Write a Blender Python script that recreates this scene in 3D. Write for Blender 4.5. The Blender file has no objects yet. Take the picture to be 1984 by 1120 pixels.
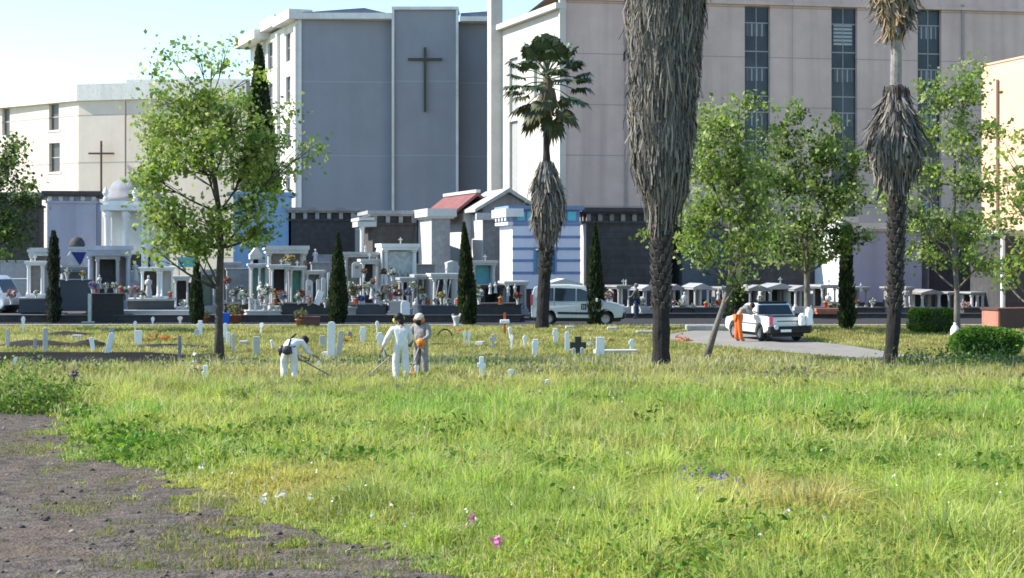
import bpy, bmesh, math, random
import numpy as np
from mathutils import Vector, Matrix
random.seed(11)
rng = np.random.default_rng(11)
PI = math.pi
R = math.radians
scene = bpy.context.scene
COL = scene.collection
F, CH, YH = 3200.0, 3.3, 490.0          # focal length in photo pixels, eye height over the plain, horizon row

# ------------------------------------------------------------------ ground profile and photo measurements
def Zd(d):
    return 1.75 * (max(0.0, 38.0 - d) / 38.0) ** 1.5
def X(px, d): return (px - 992.0) / F * d
def Zp(py, d): return CH - (py - YH) / F * d
def gd(py):
    lo, hi = 3.0, 3000.0
    for _ in range(60):
        m = (lo * hi) ** .5
        if YH + F * (CH - Zd(m)) / m > py: lo = m
        else: hi = m
    return lo
def G(px, py):
    d = gd(py); return Vector((X(px, d), d, Zd(d)))

# ------------------------------------------------------------------ materials
MATS = {}
def N(nt, t, **k):
    n = nt.nodes.new(t)
    for a, b in k.items(): setattr(n, a, b)
    return n
def mat(name, col, rough=.8, var=.12, scale=3.0, bump=.0, spec=.3, streak=0.0, lines=None, brick=None, metal=0, dirt=None, bscale=None):
    """surface with cloudy variation, optional vertical rain streaks, seams and block pattern"""
    if name in MATS: return MATS[name]
    m = bpy.data.materials.new(name); m.use_nodes = True
    nt = m.node_tree; L = nt.links; b = nt.nodes['Principled BSDF']
    b.inputs['Roughness'].default_value = rough; b.inputs['Metallic'].default_value = metal
    b.inputs['Specular IOR Level'].default_value = spec
    tc = N(nt, 'ShaderNodeTexCoord')
    c4 = (*col, 1)
    nz = N(nt, 'ShaderNodeTexNoise'); nz.inputs['Scale'].default_value = scale; nz.inputs['Detail'].default_value = 6; nz.inputs['Roughness'].default_value = .65
    L.new(tc.outputs['Object'], nz.inputs['Vector'])
    rp = N(nt, 'ShaderNodeValToRGB'); e = rp.color_ramp.elements
    e[0].position = .3; e[1].position = .7
    e[0].color = (*[c * (1 - var) for c in col], 1); e[1].color = (*[min(1, c * (1 + var)) for c in col], 1)
    L.new(nz.outputs['Fac'], rp.inputs['Fac']); cur = rp.outputs['Color']
    def mix(fac, colr, a=None):
        nonlocal cur
        x = N(nt, 'ShaderNodeMix', data_type='RGBA')
        L.new(fac, x.inputs['Factor']); L.new(cur, x.inputs['A'])
        x.inputs['B'].default_value = (*colr, 1); cur = x.outputs['Result']
    def remap(v, a, b_, lo, hi):
        r = N(nt, 'ShaderNodeMapRange'); r.inputs[1].default_value = a; r.inputs[2].default_value = b_; r.inputs[3].default_value = lo; r.inputs[4].default_value = hi
        L.new(v, r.inputs[0]); return r.outputs[0]
    if streak:
        mp = N(nt, 'ShaderNodeMapping'); mp.inputs['Scale'].default_value = (1.0, 1.0, .05)
        L.new(tc.outputs['Object'], mp.inputs['Vector'])
        n2 = N(nt, 'ShaderNodeTexNoise'); n2.inputs['Scale'].default_value = 1.0; n2.inputs['Detail'].default_value = 5
        L.new(mp.outputs[0], n2.inputs['Vector'])
        mix(remap(n2.outputs['Fac'], .47, .7, 0, streak), dirt or [c * .5 for c in col])
    if dirt:
        n3 = N(nt, 'ShaderNodeTexNoise'); n3.inputs['Scale'].default_value = scale * .23; n3.inputs['Detail'].default_value = 8; n3.inputs['Roughness'].default_value = .7
        L.new(tc.outputs['Object'], n3.inputs['Vector'])
        mix(remap(n3.outputs['Fac'], .5, .66, 0, .6), dirt)
    for (ax, per, off, w, lc, st) in (lines or []):
        sp = N(nt, 'ShaderNodeSeparateXYZ'); L.new(tc.outputs['Object'], sp.inputs[0])
        a = N(nt, 'ShaderNodeMath', operation='ADD'); a.inputs[1].default_value = off + 1000 * per; L.new(sp.outputs['XYZ'.index(ax)], a.inputs[0])
        f = N(nt, 'ShaderNodeMath', operation='MODULO'); f.inputs[1].default_value = per; L.new(a.outputs[0], f.inputs[0])
        g = N(nt, 'ShaderNodeMath', operation='LESS_THAN'); g.inputs[1].default_value = w; L.new(f.outputs[0], g.inputs[0])
        h = N(nt, 'ShaderNodeMath', operation='MULTIPLY'); h.inputs[1].default_value = st; L.new(g.outputs[0], h.inputs[0])
        mix(h.outputs[0], lc)
    if brick:
        bw, bh, mc = brick
        sp = N(nt, 'ShaderNodeSeparateXYZ'); L.new(tc.outputs['Object'], sp.inputs[0])
        ad = N(nt, 'ShaderNodeMath', operation='ADD'); L.new(sp.outputs[0], ad.inputs[0]); L.new(sp.outputs[1], ad.inputs[1])
        cb = N(nt, 'ShaderNodeCombineXYZ'); L.new(ad.outputs[0], cb.inputs[0]); L.new(sp.outputs[2], cb.inputs[1])
        bk = N(nt, 'ShaderNodeTexBrick'); bk.inputs['Scale'].default_value = 1; bk.inputs['Brick Width'].default_value = bw; bk.inputs['Row Height'].default_value = bh
        bk.inputs['Mortar Size'].default_value = .012; L.new(cb.outputs[0], bk.inputs['Vector'])
        mix(bk.outputs['Fac'], mc)
    L.new(cur, b.inputs['Base Color'])
    if bump:
        bn = N(nt, 'ShaderNodeBump'); bn.inputs['Strength'].default_value = bump; bn.inputs['Distance'].default_value = .05
        n4 = N(nt, 'ShaderNodeTexNoise'); n4.inputs['Scale'].default_value = bscale or scale * 6; n4.inputs['Detail'].default_value = 5
        L.new(tc.outputs['Object'], n4.inputs['Vector']); L.new(n4.outputs['Fac'], bn.inputs['Height']); L.new(bn.outputs[0], b.inputs['Normal'])
    MATS[name] = m; return m
def leafmat(name, transl=.35, rough=.55):
    if name in MATS: return MATS[name]
    m = bpy.data.materials.new(name); m.use_nodes = True
    nt = m.node_tree; L = nt.links; b = nt.nodes['Principled BSDF']; o = nt.nodes['Material Output']
    at = N(nt, 'ShaderNodeAttribute', attribute_name='Col')
    b.inputs['Roughness'].default_value = rough; b.inputs['Specular IOR Level'].default_value = .35
    t = N(nt, 'ShaderNodeBsdfTranslucent'); x = N(nt, 'ShaderNodeMixShader'); x.inputs[0].default_value = transl
    L.new(at.outputs['Color'], b.inputs['Base Color']); L.new(at.outputs['Color'], t.inputs['Color'])
    L.new(b.outputs[0], x.inputs[1]); L.new(t.outputs[0], x.inputs[2]); L.new(x.outputs[0], o.inputs['Surface'])
    MATS[name] = m; return m
def glassmat(name, col=(.02, .03, .04), rough=.08, spec=.6):
    if name in MATS: return MATS[name]
    m = mat(name, col, rough=rough, var=.3, scale=.8, spec=spec); return m

MARBLE = mat('white_marble', (.54, .535, .51), rough=.6, var=.16, scale=4, streak=.6, dirt=(.3, .295, .28))
MARBLE2 = mat('grey_marble', (.36, .36, .355), rough=.5, var=.14, scale=4, streak=.5, dirt=(.25, .25, .25))
WHITE = mat('white_paint', (.84, .84, .82), rough=.55, var=.05, scale=6)
OLDWHITE = mat('weathered_white', (.54, .525, .49), rough=.8, var=.12, scale=8, streak=.4, dirt=(.4, .39, .36))
BASALT = mat('dark_basalt', (.06, .056, .056), rough=.8, var=.3, scale=3, bump=.3)
BASALTB = mat('basalt_blocks', (.075, .07, .068), rough=.85, var=.3, scale=1.5, brick=(.9, .38, (.045, .043, .043)), bump=.2)
GRANITE = mat('blue_black_granite', (.035, .045, .065), rough=.35, var=.3, scale=20, spec=.5)
BROWNG = mat('brown_black_granite', (.032, .03, .028), rough=.6, var=.3, scale=9)
GREYST = mat('grey_stone', (.3, .29, .28), rough=.85, var=.2, scale=3, streak=.5, dirt=(.16, .15, .15), bump=.2)
DARKGL = glassmat('dark_glass')
BLUEGL = mat('blue_glass', (.035, .045, .058), rough=.12, var=.6, scale=.35, spec=.25)  # cloudy tone variation paints uneven reflections into the panes
BLACK = mat('black_plastic', (.014, .014, .015), rough=.5, var=.2)
RUBBER = mat('tyre_rubber', (.02, .02, .02), rough=.85, var=.2, scale=10)
TERRA = mat('terracotta', (.42, .16, .09), rough=.8, var=.2, scale=6)
IRON = mat('painted_iron', (.03, .05, .045), rough=.5, var=.2, scale=4)
BARK = mat('tree_bark', (.075, .062, .052), rough=.9, var=.4, scale=7, bump=.6)
GREYBARK = mat('grey_bark', (.17, .15, .13), rough=.9, var=.4, scale=5, bump=.6)
PALMB = mat('palm_bark', (.03, .026, .024), rough=.95, var=.45, scale=6, bump=.9)
LEAF = leafmat('leaf', .5)
DEAD = leafmat('dead_frond', .0, .95)
GRASSM = leafmat('grass_blade', .45, .6)
PETAL = leafmat('petal', .2, .7)

# ------------------------------------------------------------------ mesh building
class MB:
    def __init__(s): s.v = []; s.f = []; s.m = []
    def add(s, vs, fs, mi=0):
        o = len(s.v); s.v += [tuple(v) for v in vs]; s.f += [tuple(i + o for i in f) for f in fs]; s.m += [mi] * len(fs); return s
    def box(s, c, d, rz=0, mi=0, taper=1.0, M=None):
        hx, hy, hz = d[0] / 2, d[1] / 2, d[2] / 2
        vs = []
        for z, t in ((-hz, 1), (hz, taper)):
            for x, y in ((-hx, -hy), (hx, -hy), (hx, hy), (-hx, hy)): vs.append(Vector((x * t, y * t, z)))
        if M is None: M = Matrix.Rotation(rz, 3, 'Z')
        vs = [M @ v + Vector(c) for v in vs]
        return s.add(vs, [(3, 2, 1, 0), (4, 5, 6, 7), (0, 1, 5, 4), (1, 2, 6, 5), (2, 3, 7, 6), (3, 0, 4, 7)], mi)
    def boxb(s, x0, x1, y0, y1, z0, z1, mi=0): return s.box(((x0 + x1) / 2, (y0 + y1) / 2, (z0 + z1) / 2), (x1 - x0, y1 - y0, z1 - z0), 0, mi)
    def tube(s, pts, rad, n=8, mi=0, jit=0):
        pts = [Vector(p) for p in pts]; rings = []
        if not isinstance(rad, (list, tuple)): rad = [rad] * len(pts)
        vs = []
        for i, p in enumerate(pts):
            t = (pts[min(i + 1, len(pts) - 1)] - pts[max(i - 1, 0)]).normalized()
            a = Vector((1, 0, 0)) if abs(t.x) < .9 else Vector((0, 1, 0))
            u = t.cross(a).normalized(); w = t.cross(u)
            for k in range(n):
                an = 2 * PI * k / n; r = rad[i] * (1 + (random.uniform(-jit, jit) if jit else 0))
                vs.append(p + (u * math.cos(an) + w * math.sin(an)) * r)
        fs = []
        for i in range(len(pts) - 1):
            for k in range(n):
                a = i * n + k; b = i * n + (k + 1) % n
                fs.append((a, b, b + n, a + n))
        fs.append(tuple(range(n))[::-1]); fs.append(tuple(range((len(pts) - 1) * n, len(pts) * n)))
        return s.add(vs, fs, mi)
    def lathe(s, prof, c=(0, 0, 0), n=12, mi=0, sx=1, sy=1):
        vs = []
        for r, z in prof:
            for k in range(n):
                a = 2 * PI * k / n; vs.append((c[0] + r * math.cos(a) * sx, c[1] + r * math.sin(a) * sy, c[2] + z))
        fs = []
        for i in range(len(prof) - 1):
            for k in range(n):
                a = i * n + k; b = i * n + (k + 1) % n; fs.append((a, b, b + n, a + n))
        fs.append(tuple(range(n))[::-1]); fs.append(tuple(range((len(prof) - 1) * n, len(prof) * n)))
        return s.add(vs, fs, mi)
    def ball(s, c, r, n=10, m=6, mi=0):
        r = r if isinstance(r, (tuple, list)) else (r, r, r)
        pr = [(max(.001, math.sin(PI * i / m)), -math.cos(PI * i / m)) for i in range(m + 1)]
        vs = []
        for q, z in pr:
            for k in range(n):
                a = 2 * PI * k / n; vs.append((c[0] + q * math.cos(a) * r[0], c[1] + q * math.sin(a) * r[1], c[2] + z * r[2]))
        fs = [(i * n + k, i * n + (k + 1) % n, (i + 1) * n + (k + 1) % n, (i + 1) * n + k) for i in range(m) for k in range(n)]
        return s.add(vs, fs, mi)
    def prism(s, poly, y0, y1, mi=0):
        """poly in the x-z plane, pushed along y"""
        n = len(poly)
        vs = [(p[0], y0, p[1]) for p in poly] + [(p[0], y1, p[1]) for p in poly]
        fs = [tuple(range(n)), tuple(range(2 * n - 1, n - 1, -1))] + [(i, i + n, (i + 1) % n + n, (i + 1) % n) for i in range(n)]
        return s.add(vs, fs, mi)
    def prismx(s, poly, x0, x1, mi=0):
        """poly in the y-z plane, pushed along x"""
        n = len(poly)
        vs = [(x0, p[0], p[1]) for p in poly] + [(x1, p[0], p[1]) for p in poly]
        fs = [tuple(range(n)), tuple(range(2 * n - 1, n - 1, -1))] + [(i, i + n, (i + 1) % n + n, (i + 1) % n) for i in range(n)]
        return s.add(vs, fs, mi)
    def slab(s, poly, z0, z1, mi=0):
        n = len(poly)
        vs = [(p[0], p[1], z0) for p in poly] + [(p[0], p[1], z1) for p in poly]
        fs = [tuple(range(n)), tuple(range(2 * n - 1, n - 1, -1))] + [(i, i + n, (i + 1) % n + n, (i + 1) % n) for i in range(n)]
        return s.add(vs, fs, mi)
def obj(name, mb, mats, parent=None, loc=None, rz=0, smooth=False, bevel=0):
    me = bpy.data.meshes.new(name)
    me.from_pydata(mb.v, [], mb.f)
    for m in (mats if isinstance(mats, (list, tuple)) else [mats]): me.materials.append(m)
    if any(mb.m): me.polygons.foreach_set('material_index', mb.m)
    bm = bmesh.new(); bm.from_mesh(me); bmesh.ops.recalc_face_normals(bm, faces=bm.faces); bm.to_mesh(me); bm.free()
    if smooth: me.polygons.foreach_set('use_smooth', [True] * len(me.polygons))
    o = bpy.data.objects.new(name, me); COL.objects.link(o)
    if parent: o.parent = parent
    if loc is not None: o.location = loc
    o.rotation_euler.z = rz
    if bevel:
        b = o.modifiers.new('bevel', 'BEVEL'); b.width = bevel; b.segments = 2; b.limit_method = 'ANGLE'; b.angle_limit = R(35)
    return o
def tag(o, label=None, cat=None, group=None, kind=None):
    if label: o['label'] = label
    if cat: o['category'] = cat
    if group: o['group'] = group
    if kind: o['kind'] = kind
    elif cat and 'kind' not in o: o['kind'] = 'thing'
    return o
def thing(name, label, cat, loc=(0, 0, 0), rz=0, group=None):
    o = bpy.data.objects.new(name, None); COL.objects.link(o)
    o.empty_display_size = .2; o.location = loc; o.rotation_euler.z = rz
    return tag(o, label, cat, group)
def bigmesh(name, V, Fidx, nper, colr, m, parent=None, loc=None):
    """numpy mesh: V (n,3), Fidx flat loop indices, nper loops per face, colr (n,3)"""
    me = bpy.data.meshes.new(name)
    nper = np.asarray(nper, dtype=np.int32)
    me.vertices.add(len(V)); me.vertices.foreach_set('co', np.ascontiguousarray(V, dtype=np.float32).ravel())
    me.loops.add(len(Fidx)); me.loops.foreach_set('vertex_index', np.ascontiguousarray(Fidx, dtype=np.int32))
    me.polygons.add(len(nper)); st = np.concatenate(([0], np.cumsum(nper)[:-1])).astype(np.int32)
    me.polygons.foreach_set('loop_start', st); me.polygons.foreach_set('loop_total', nper)
    me.update(calc_edges=True)
    a = me.color_attributes.new('Col', 'FLOAT_COLOR', 'POINT')
    c = np.ones((len(V), 4), dtype=np.float32); c[:, :3] = np.clip(colr, 0, 1); a.data.foreach_set('color', c.ravel())
    me.materials.append(m)
    o = bpy.data.objects.new(name, me); COL.objects.link(o)
    if parent: o.parent = parent
    if loc is not None: o.location = loc
    return o
def unit(a): return a / np.maximum(1e-6, np.linalg.norm(a, axis=1, keepdims=True))
def leafgeo(pos, size, aspect=.6, axis=None, spread=1.0, g=None):
    g = g or rng
    n = len(pos); t = g.normal(size=(n, 3))
    if axis is not None: t = unit(t) * spread + axis
    t = unit(t); b = unit(np.cross(t, g.normal(size=(n, 3)))); s = np.asarray(size).reshape(-1, 1)
    V = np.empty((n, 4, 3)); V[:, 0] = pos - t * s * .5; V[:, 2] = pos + t * s * .5
    V[:, 1] = pos + b * s * aspect * .5 + t * s * .05; V[:, 3] = pos - b * s * aspect * .5 + t * s * .05
    return V.reshape(-1, 3)
def leafcloud(name, pos, size, colr, m, parent=None, aspect=.6, axis=None, spread=1.0):
    n = len(pos); size = np.broadcast_to(np.asarray(size, dtype=float), (n,))
    V = leafgeo(np.asarray(pos), size, aspect, axis, spread)
    return bigmesh(name, V, np.arange(n * 4), np.full(n, 4), np.repeat(np.broadcast_to(colr, (n, 3)), 4, axis=0), m, parent)
def colmix(n, pal, jit=.15, w=None, g=None):
    g = g or rng
    pal = np.array(pal); c = pal[g.choice(len(pal), n, p=w)]
    return c * (1 + g.normal(size=(n, 1)) * jit)

# smooth value noise in world space, for patches of different growth
def vnoise(x, y, sc, seed=0):
    x = np.asarray(x, dtype=float) / sc + seed * 17.3; y = np.asarray(y, dtype=float) / sc + seed * 9.1
    xi = np.floor(x); yi = np.floor(y); fx = x - xi; fy = y - yi
    fx = fx * fx * (3 - 2 * fx); fy = fy * fy * (3 - 2 * fy)
    def h(a, b):
        v = np.sin(a * 127.1 + b * 311.7 + seed * 74.7) * 43758.5453; return v - np.floor(v)
    return (h(xi, yi) * (1 - fx) + h(xi + 1, yi) * fx) * (1 - fy) + (h(xi, yi + 1) * (1 - fx) + h(xi + 1, yi + 1) * fx) * fy
def fbm(x, y, sc, seed=0): return .55 * vnoise(x, y, sc, seed) + .3 * vnoise(x, y, sc * .45, seed + 3) + .15 * vnoise(x, y, sc * .2, seed + 7)

# ------------------------------------------------------------------ camera, sky, sun
cam = bpy.data.cameras.new('camera'); co = bpy.data.objects.new('camera', cam); COL.objects.link(co)
co.location = (0, 0, CH); co.rotation_euler = (R(90), 0, 0)
cam.sensor_width = 36; cam.lens = 36 * F / 1984; cam.shift_y = -(560 - YH) / 1984
cam.clip_end = 6000; cam.clip_start = .1
scene.camera = co
SEL, SAZ = 40.0, 5.0                     # sun height; how far it stands behind the left-right line
S = Vector((-math.cos(R(SEL)) * math.cos(R(SAZ)), math.cos(R(SEL)) * math.sin(R(SAZ)), math.sin(R(SEL))))
sl = bpy.data.lights.new('sun', 'SUN'); sl.energy = 4.5; sl.angle = R(.53); sl.color = (1, .94, .84)
so = bpy.data.objects.new('sun', sl); COL.objects.link(so); so.rotation_euler = S.to_track_quat('Z', 'Y').to_euler(); so.location = (-60, 10, 60)
w = bpy.data.worlds.new('World'); scene.world = w; w.use_nodes = True
nt = w.node_tree; bg = nt.nodes['Background']
sky = nt.nodes.new('ShaderNodeTexSky'); sky.sky_type = 'NISHITA'; sky.sun_disc = False
sky.sun_elevation = R(SEL); sky.sun_rotation = R(-90 + SAZ); sky.air_density = 1.0; sky.dust_density = .1; sky.ozone_density = 2.2; sky.altitude = 300
tn = nt.nodes.new('ShaderNodeMix'); tn.data_type = 'RGBA'; tn.blend_type = 'MULTIPLY'; tn.inputs['Factor'].default_value = 1; tn.inputs['B'].default_value = (.87, .965, .97, 1)
nt.links.new(sky.outputs[0], tn.inputs['A']); nt.links.new(tn.outputs['Result'], bg.inputs['Color']); bg.inputs['Strength'].default_value = .15
scene.view_settings.view_transform = 'Standard'; scene.view_settings.look = 'None'
scene.view_settings.exposure = 1.02; scene.view_settings.gamma = 1
scene.cycles.use_denoising = True
scene.cycles.filter_width = 1.7
scene.cycles.max_bounces = 6; scene.cycles.transparent_max_bounces = 4
scene.cycles.diffuse_bounces = 3
# ================================================================== GROUND
def sheet(name, xs_of_row, rows, dz, m, nx, bumpfn=None, kind='structure'):
    V = []; Fc = []
    for i, d in enumerate(rows):
        x0, x1 = xs_of_row(d)
        for k in range(nx + 1):
            x = x0 + (x1 - x0) * k / nx
            V.append((x, d, Zd(d) + dz + (bumpfn(x, d) if bumpfn else 0)))
    for i in range(len(rows) - 1):
        for k in range(nx):
            a = i * (nx + 1) + k; Fc.append((a, a + 1, a + nx + 2, a + nx + 1))
    mb = MB(); mb.v = V; mb.f = Fc; mb.m = [0] * len(Fc)
    o = obj(name, mb, m, smooth=True); o['kind'] = kind; return o
SOIL = mat('soil_and_turf', (.13, .125, .05), rough=.95, var=.35, scale=1.2, bump=.8, dirt=(.15, .12, .07), spec=.1)
TAR = mat('old_asphalt', (.125, .105, .09), rough=.95, var=.55, scale=5, bump=1.0, dirt=(.165, .12, .085), bscale=30, spec=.05)
ROADD = mat('dark_road', (.05, .05, .052), rough=.9, var=.2, scale=5, bump=.3, spec=.05)
CONC = mat('pale_concrete', (.25, .235, .215), rough=.9, var=.15, scale=2, bump=.2, dirt=(.2, .18, .16), spec=.1)
KERB = mat('kerb_stone', (.33, .32, .3), rough=.9, var=.25, scale=3)
rows = [-20, 0, 3] + [4 + i * .75 for i in range(60)] + [52, 60, 75, 100, 160, 300, 700, 2500]
sheet('ground', lambda d: (-60 - max(0, d) * .8, 60 + max(0, d) * .8), rows, 0, SOIL, 60)

edge_px = [(800, 62), (808, 95), (820, 125), (868, 200), (900, 250), (930, 335), (962, 440), (1000, 505), (1025, 565), (1065, 705), (1110, 850), (1150, 980), (1300, 1400)]
edge_d = [(gd(py), X(px, gd(py))) for py, px in edge_px][::-1]
ed_d = np.array([e[0] for e in edge_d]); ed_x = np.array([e[1] for e in edge_d])
def tar_edge(d): return np.interp(d, ed_d, ed_x) + (fbm(np.asarray(d) * 1.0, np.asarray(d) * 0 + 3, 1.1, 5) - .5) * 1.1
TARTOP = gd(801)
def on_tar(x, y, pad=0): return (y < TARTOP + pad) & (x < tar_edge(y) + pad)
def tarb(x, d):
    return float((fbm(x, d, 1.1, 2) - .5) * .12 + (fbm(x, d, .3, 4) - .5) * .07)
D_ = np.linspace(6, TARTOP, 520); NX = 300; U_ = np.linspace(0, 1, NX + 1) ** .8
X0_ = -D_ * .5 - 1; XX = X0_[:, None] + (tar_edge(D_) - X0_)[:, None] * U_[None, :]; DD = np.repeat(D_[:, None], NX + 1, 1)
ZZ = 1.75 * (np.maximum(0, 38 - DD) / 38) ** 1.5 + .035 + (fbm(XX, DD, 1.3, 2) - .5) * .07 + (fbm(XX, DD, .3, 4) - .5) * .035 + np.maximum(0, fbm(XX, DD, .5, 12) - .6) * .14
ZZ[:, -1] -= .12
I_ = (np.arange(519)[:, None] * (NX + 1) + np.arange(NX)[None, :]).ravel(); Fi = np.stack([I_, I_ + 1, I_ + NX + 2, I_ + NX + 1], 1).ravel()
o = bigmesh('asphalt_path', np.stack([XX, DD, ZZ], 2).reshape(-1, 3), Fi, np.full(len(I_), 4), np.ones((XX.size, 3)), TAR); o['kind'] = 'structure'; o.data.polygons.foreach_set('use_smooth', [True] * len(o.data.polygons))

# path across the lawn on the left with tree shade painted into its colour, cross road behind the lawn, light concrete drive on the right
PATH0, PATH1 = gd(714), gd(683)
DP = mat('path_painted_shade', (.02, .019, .018), rough=.95, var=.4, scale=1.5, bump=.5, dirt=(.045, .04, .035), spec=.02)
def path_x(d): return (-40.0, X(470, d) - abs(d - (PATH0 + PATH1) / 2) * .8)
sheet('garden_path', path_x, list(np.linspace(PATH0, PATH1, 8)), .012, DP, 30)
ROAD0, ROAD1 = gd(630), 100.0
sheet('cross_road', lambda d: (-70, 70), [ROAD0, 80, 88, ROAD1], .008, ROADD, 30)
mb = MB(); mb.boxb(-70, 70, ROAD0 - .9, ROAD0 - .2, -.1, .05); o = obj('kerb', mb, KERB); o['kind'] = 'structure'
drive_px = [(1285, 650), (1345, 641), (1480, 643), (1580, 663), (1650, 671), (1740, 686), (1900, 705), (1890, 712), (1720, 699), (1560, 687), (1400, 672), (1300, 661)]
drive = [G(px, py) for px, py in drive_px]
mb = MB(); mb.add([(p.x, p.y, .02) for p in drive], [tuple(range(len(drive)))]); o = obj('concrete_drive', mb, CONC); o['kind'] = 'structure'
def inpoly(x, y, poly):
    r = np.zeros(len(x), bool); n = len(poly)
    for i in range(n):
        a, b = poly[i], poly[(i + 1) % n]
        c = ((a.y > y) != (b.y > y)) & (x < (b.x - a.x) * (y - a.y) / (b.y - a.y + 1e-12) + a.x)
        r ^= c
    return r
# raised terrace of graves behind the road, on a dark basalt retaining wall
TZ = .3
TY = 78.5
mb = MB(); mb.boxb(-75, X(1008, TY), TY, 150, -.05, TZ - .1); o = obj('grave_terrace', mb, mat('terrace_gravel', (.1, .1, .1), var=.3)); o['kind'] = 'structure'
t = thing('retaining_wall', 'long low black basalt wall carrying the graves along the road', 'wall', (0, TY, 0))
mb = MB(); mb.boxb(-75, X(1008, TY), -.25, 0, 0, TZ); obj('wall', mb, BASALT, t)
mb = MB(); mb.boxb(-75, X(1008, TY) + .05, -.3, .06, TZ, TZ + .06); obj('coping', mb, BASALTB, t)
t = thing('retaining_wall', 'low dark stone wall in front of the small white shrines', 'wall', (0, 83.5, 0))
mb = MB(); mb.boxb(X(1212, 83.5), 60, -.2, .2, 0, .2); obj('wall', mb, BASALT, t)
mb = MB(); mb.boxb(X(1212, 83.5) - .05, 60, -.25, .25, .2, .25); obj('coping', mb, BASALTB, t)

# ================================================================== GRASS AND WEEDS
def scatter(n, d0, d1, power=1.0, margin=1.18):
    u = rng.random(n); d = (d0 ** power + u * (d1 ** power - d0 ** power)) ** (1 / power)
    x = (rng.random(n) * 2 - 1) * d * .31 * margin
    return x, d
def Zv(d): return 1.75 * (np.maximum(0, 38.0 - d) / 38.0) ** 1.5
def blades(name, x, y, h, wd, colr, lean=.45, tipcol=None, kind='stuff', label=None, cat='grass'):
    n = len(x); a = rng.random(n) * 2 * PI; la = rng.random(n) * 2 * PI
    l = np.abs(rng.normal(size=n)) * lean
    base = np.stack([x, y, Zv(y)], 1); side = np.stack([np.cos(a), np.sin(a), np.zeros(n)], 1) * (wd / 2)[:, None]
    ld = np.stack([np.cos(la), np.sin(la), np.zeros(n)], 1)
    mid = base + ld * (l * h * .3)[:, None]; mid[:, 2] += h * .6
    tip = base + ld * (l * h)[:, None]; tip[:, 2] += h * (1 - .28 * np.minimum(1, l))
    V = np.empty((n, 5, 3)); V[:, 0] = base - side; V[:, 1] = base + side; V[:, 2] = mid + side * .8; V[:, 3] = mid - side * .8; V[:, 4] = tip
    C = np.repeat(colr[:, None, :], 5, 1).copy()
    if tipcol is not None: C[:, 4] = tipcol; C[:, 2:4] = .6 * C[:, 2:4] + .4 * tipcol[:, None, :]
    I = np.arange(n)[:, None] * 5; Fi = np.concatenate([I + 0, I + 1, I + 2, I + 3, I + 3, I + 2, I + 4], 1).ravel()
    o = bigmesh(name, V.reshape(-1, 3), Fi, np.tile([4, 3], n), C.reshape(-1, 3), GRASSM)
    o['kind'] = kind; tag(o, label, cat); return o
GREEN = np.array([.2, .3, .035]); LUSH = np.array([.1, .235, .02]); OLIVE = np.array([.31, .345, .06]); STRAW = np.array([.56, .52, .25]); GOLD = np.array([.42, .34, .075]); RED = np.array([.3, .17, .07])
LAWN = np.array([.25, .27, .05])
def growth(x, y):
    """colour and height of the growth at a spot"""
    n = len(x); f1 = fbm(x, y, 3.0, 1); f2 = fbm(x, y, 1.3, 2); f3 = fbm(x, y, 6.0, 3)
    c = np.where((f1 > .5)[:, None], GREEN, OLIVE) * (.6 + .8 * f2)[:, None]
    c = c * .5 + .5 * (OLIVE + (GREEN - OLIVE) * np.clip((f3 - .35) * 3, 0, 1)[:, None])
    band = np.exp(-((y - 29) / 6.0) ** 2) * np.clip((f1 - .3) * 3, 0, 1)
    c = c * (1 - .75 * band[:, None]) + LUSH * 1.15 * .75 * band[:, None]
    far = np.clip((y - 35) / 6, 0, 1)[:, None]
    c = c * (1 - far) + far * (LAWN * .75 + STRAW * .25 * np.clip((f2 - .35) * 3, 0, 1.5)[:, None] + np.array([0, .03, 0]) * (f1 - .5)[:, None])
    ry = gd(1005); rd = np.exp(-(((x - X(1530, ry)) / .7) ** 2 + ((y - ry) / 1.6) ** 2))[:, None] * .6
    c = c * (1 - rd) + RED * rd
    h = (.15 + .15 * f2 + .12 * band) * (.55 + .95 * fbm(x, y, .55, 31))
    edge = np.clip((x - tar_edge(y)) / 1.2, 0.25, 1); h = h * np.where(y < TARTOP + 1, edge, 1)
    h = np.where(y > 36, np.maximum(h, .2 + .16 * f2), h); h = np.where(y > 43, .26 * (1 - np.clip((y - 43) / 5, 0, 1)) + .07 + .06 * f2, h)
    cl = fbm(x * 1.35, y * .75, .42, 41); c = c * (.52 + .96 * cl)[:, None]; h = h * (.4 + 1.25 * cl)
    c = c + np.array([.07, .055, .03]) * np.clip((fbm(x, y, 1.1, 44) - .52) * 4, 0, 1)[:, None]
    pt = np.clip((fbm(x, y * .6, 2.2, 61) - .56) * 5, 0, 1)[:, None] * .55; c = c * (1 - pt) + np.array([.36, .33, .1]) * pt
    dk = np.clip((fbm(x, y * .6, 1.6, 67) - .6) * 6, 0, 1)[:, None] * .5; c = c * (1 - dk) + LUSH * .8 * dk; h = h * (1 + .5 * dk[:, 0])
    c = c * np.array([1.12, 1.08, 1.0])
    gx, gy = X(560, 14), gd(955)                                   # golden patch beside the asphalt
    g = np.exp(-(((x - X(575, gy)) / 1.1) ** 2 + ((y - gy) / 2.6) ** 2))[:, None]
    c = c * (1 - .65 * g) + GOLD * .65 * g
    h = h * (1 - .45 * g[:, 0])
    return c, h, f1, f2
def keep(x, y):
    k = ~on_tar(x, y, -.06) | (on_tar(x, y) & (fbm(x, y, .45, 17) > .5 + .22 * np.clip((tar_edge(y) - x) / .9, 0, 3)))
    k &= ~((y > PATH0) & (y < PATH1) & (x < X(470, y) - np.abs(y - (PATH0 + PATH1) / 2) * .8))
    k &= ~inpoly(x, y, drive); k &= y < ROAD0 - .8
    return k
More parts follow.
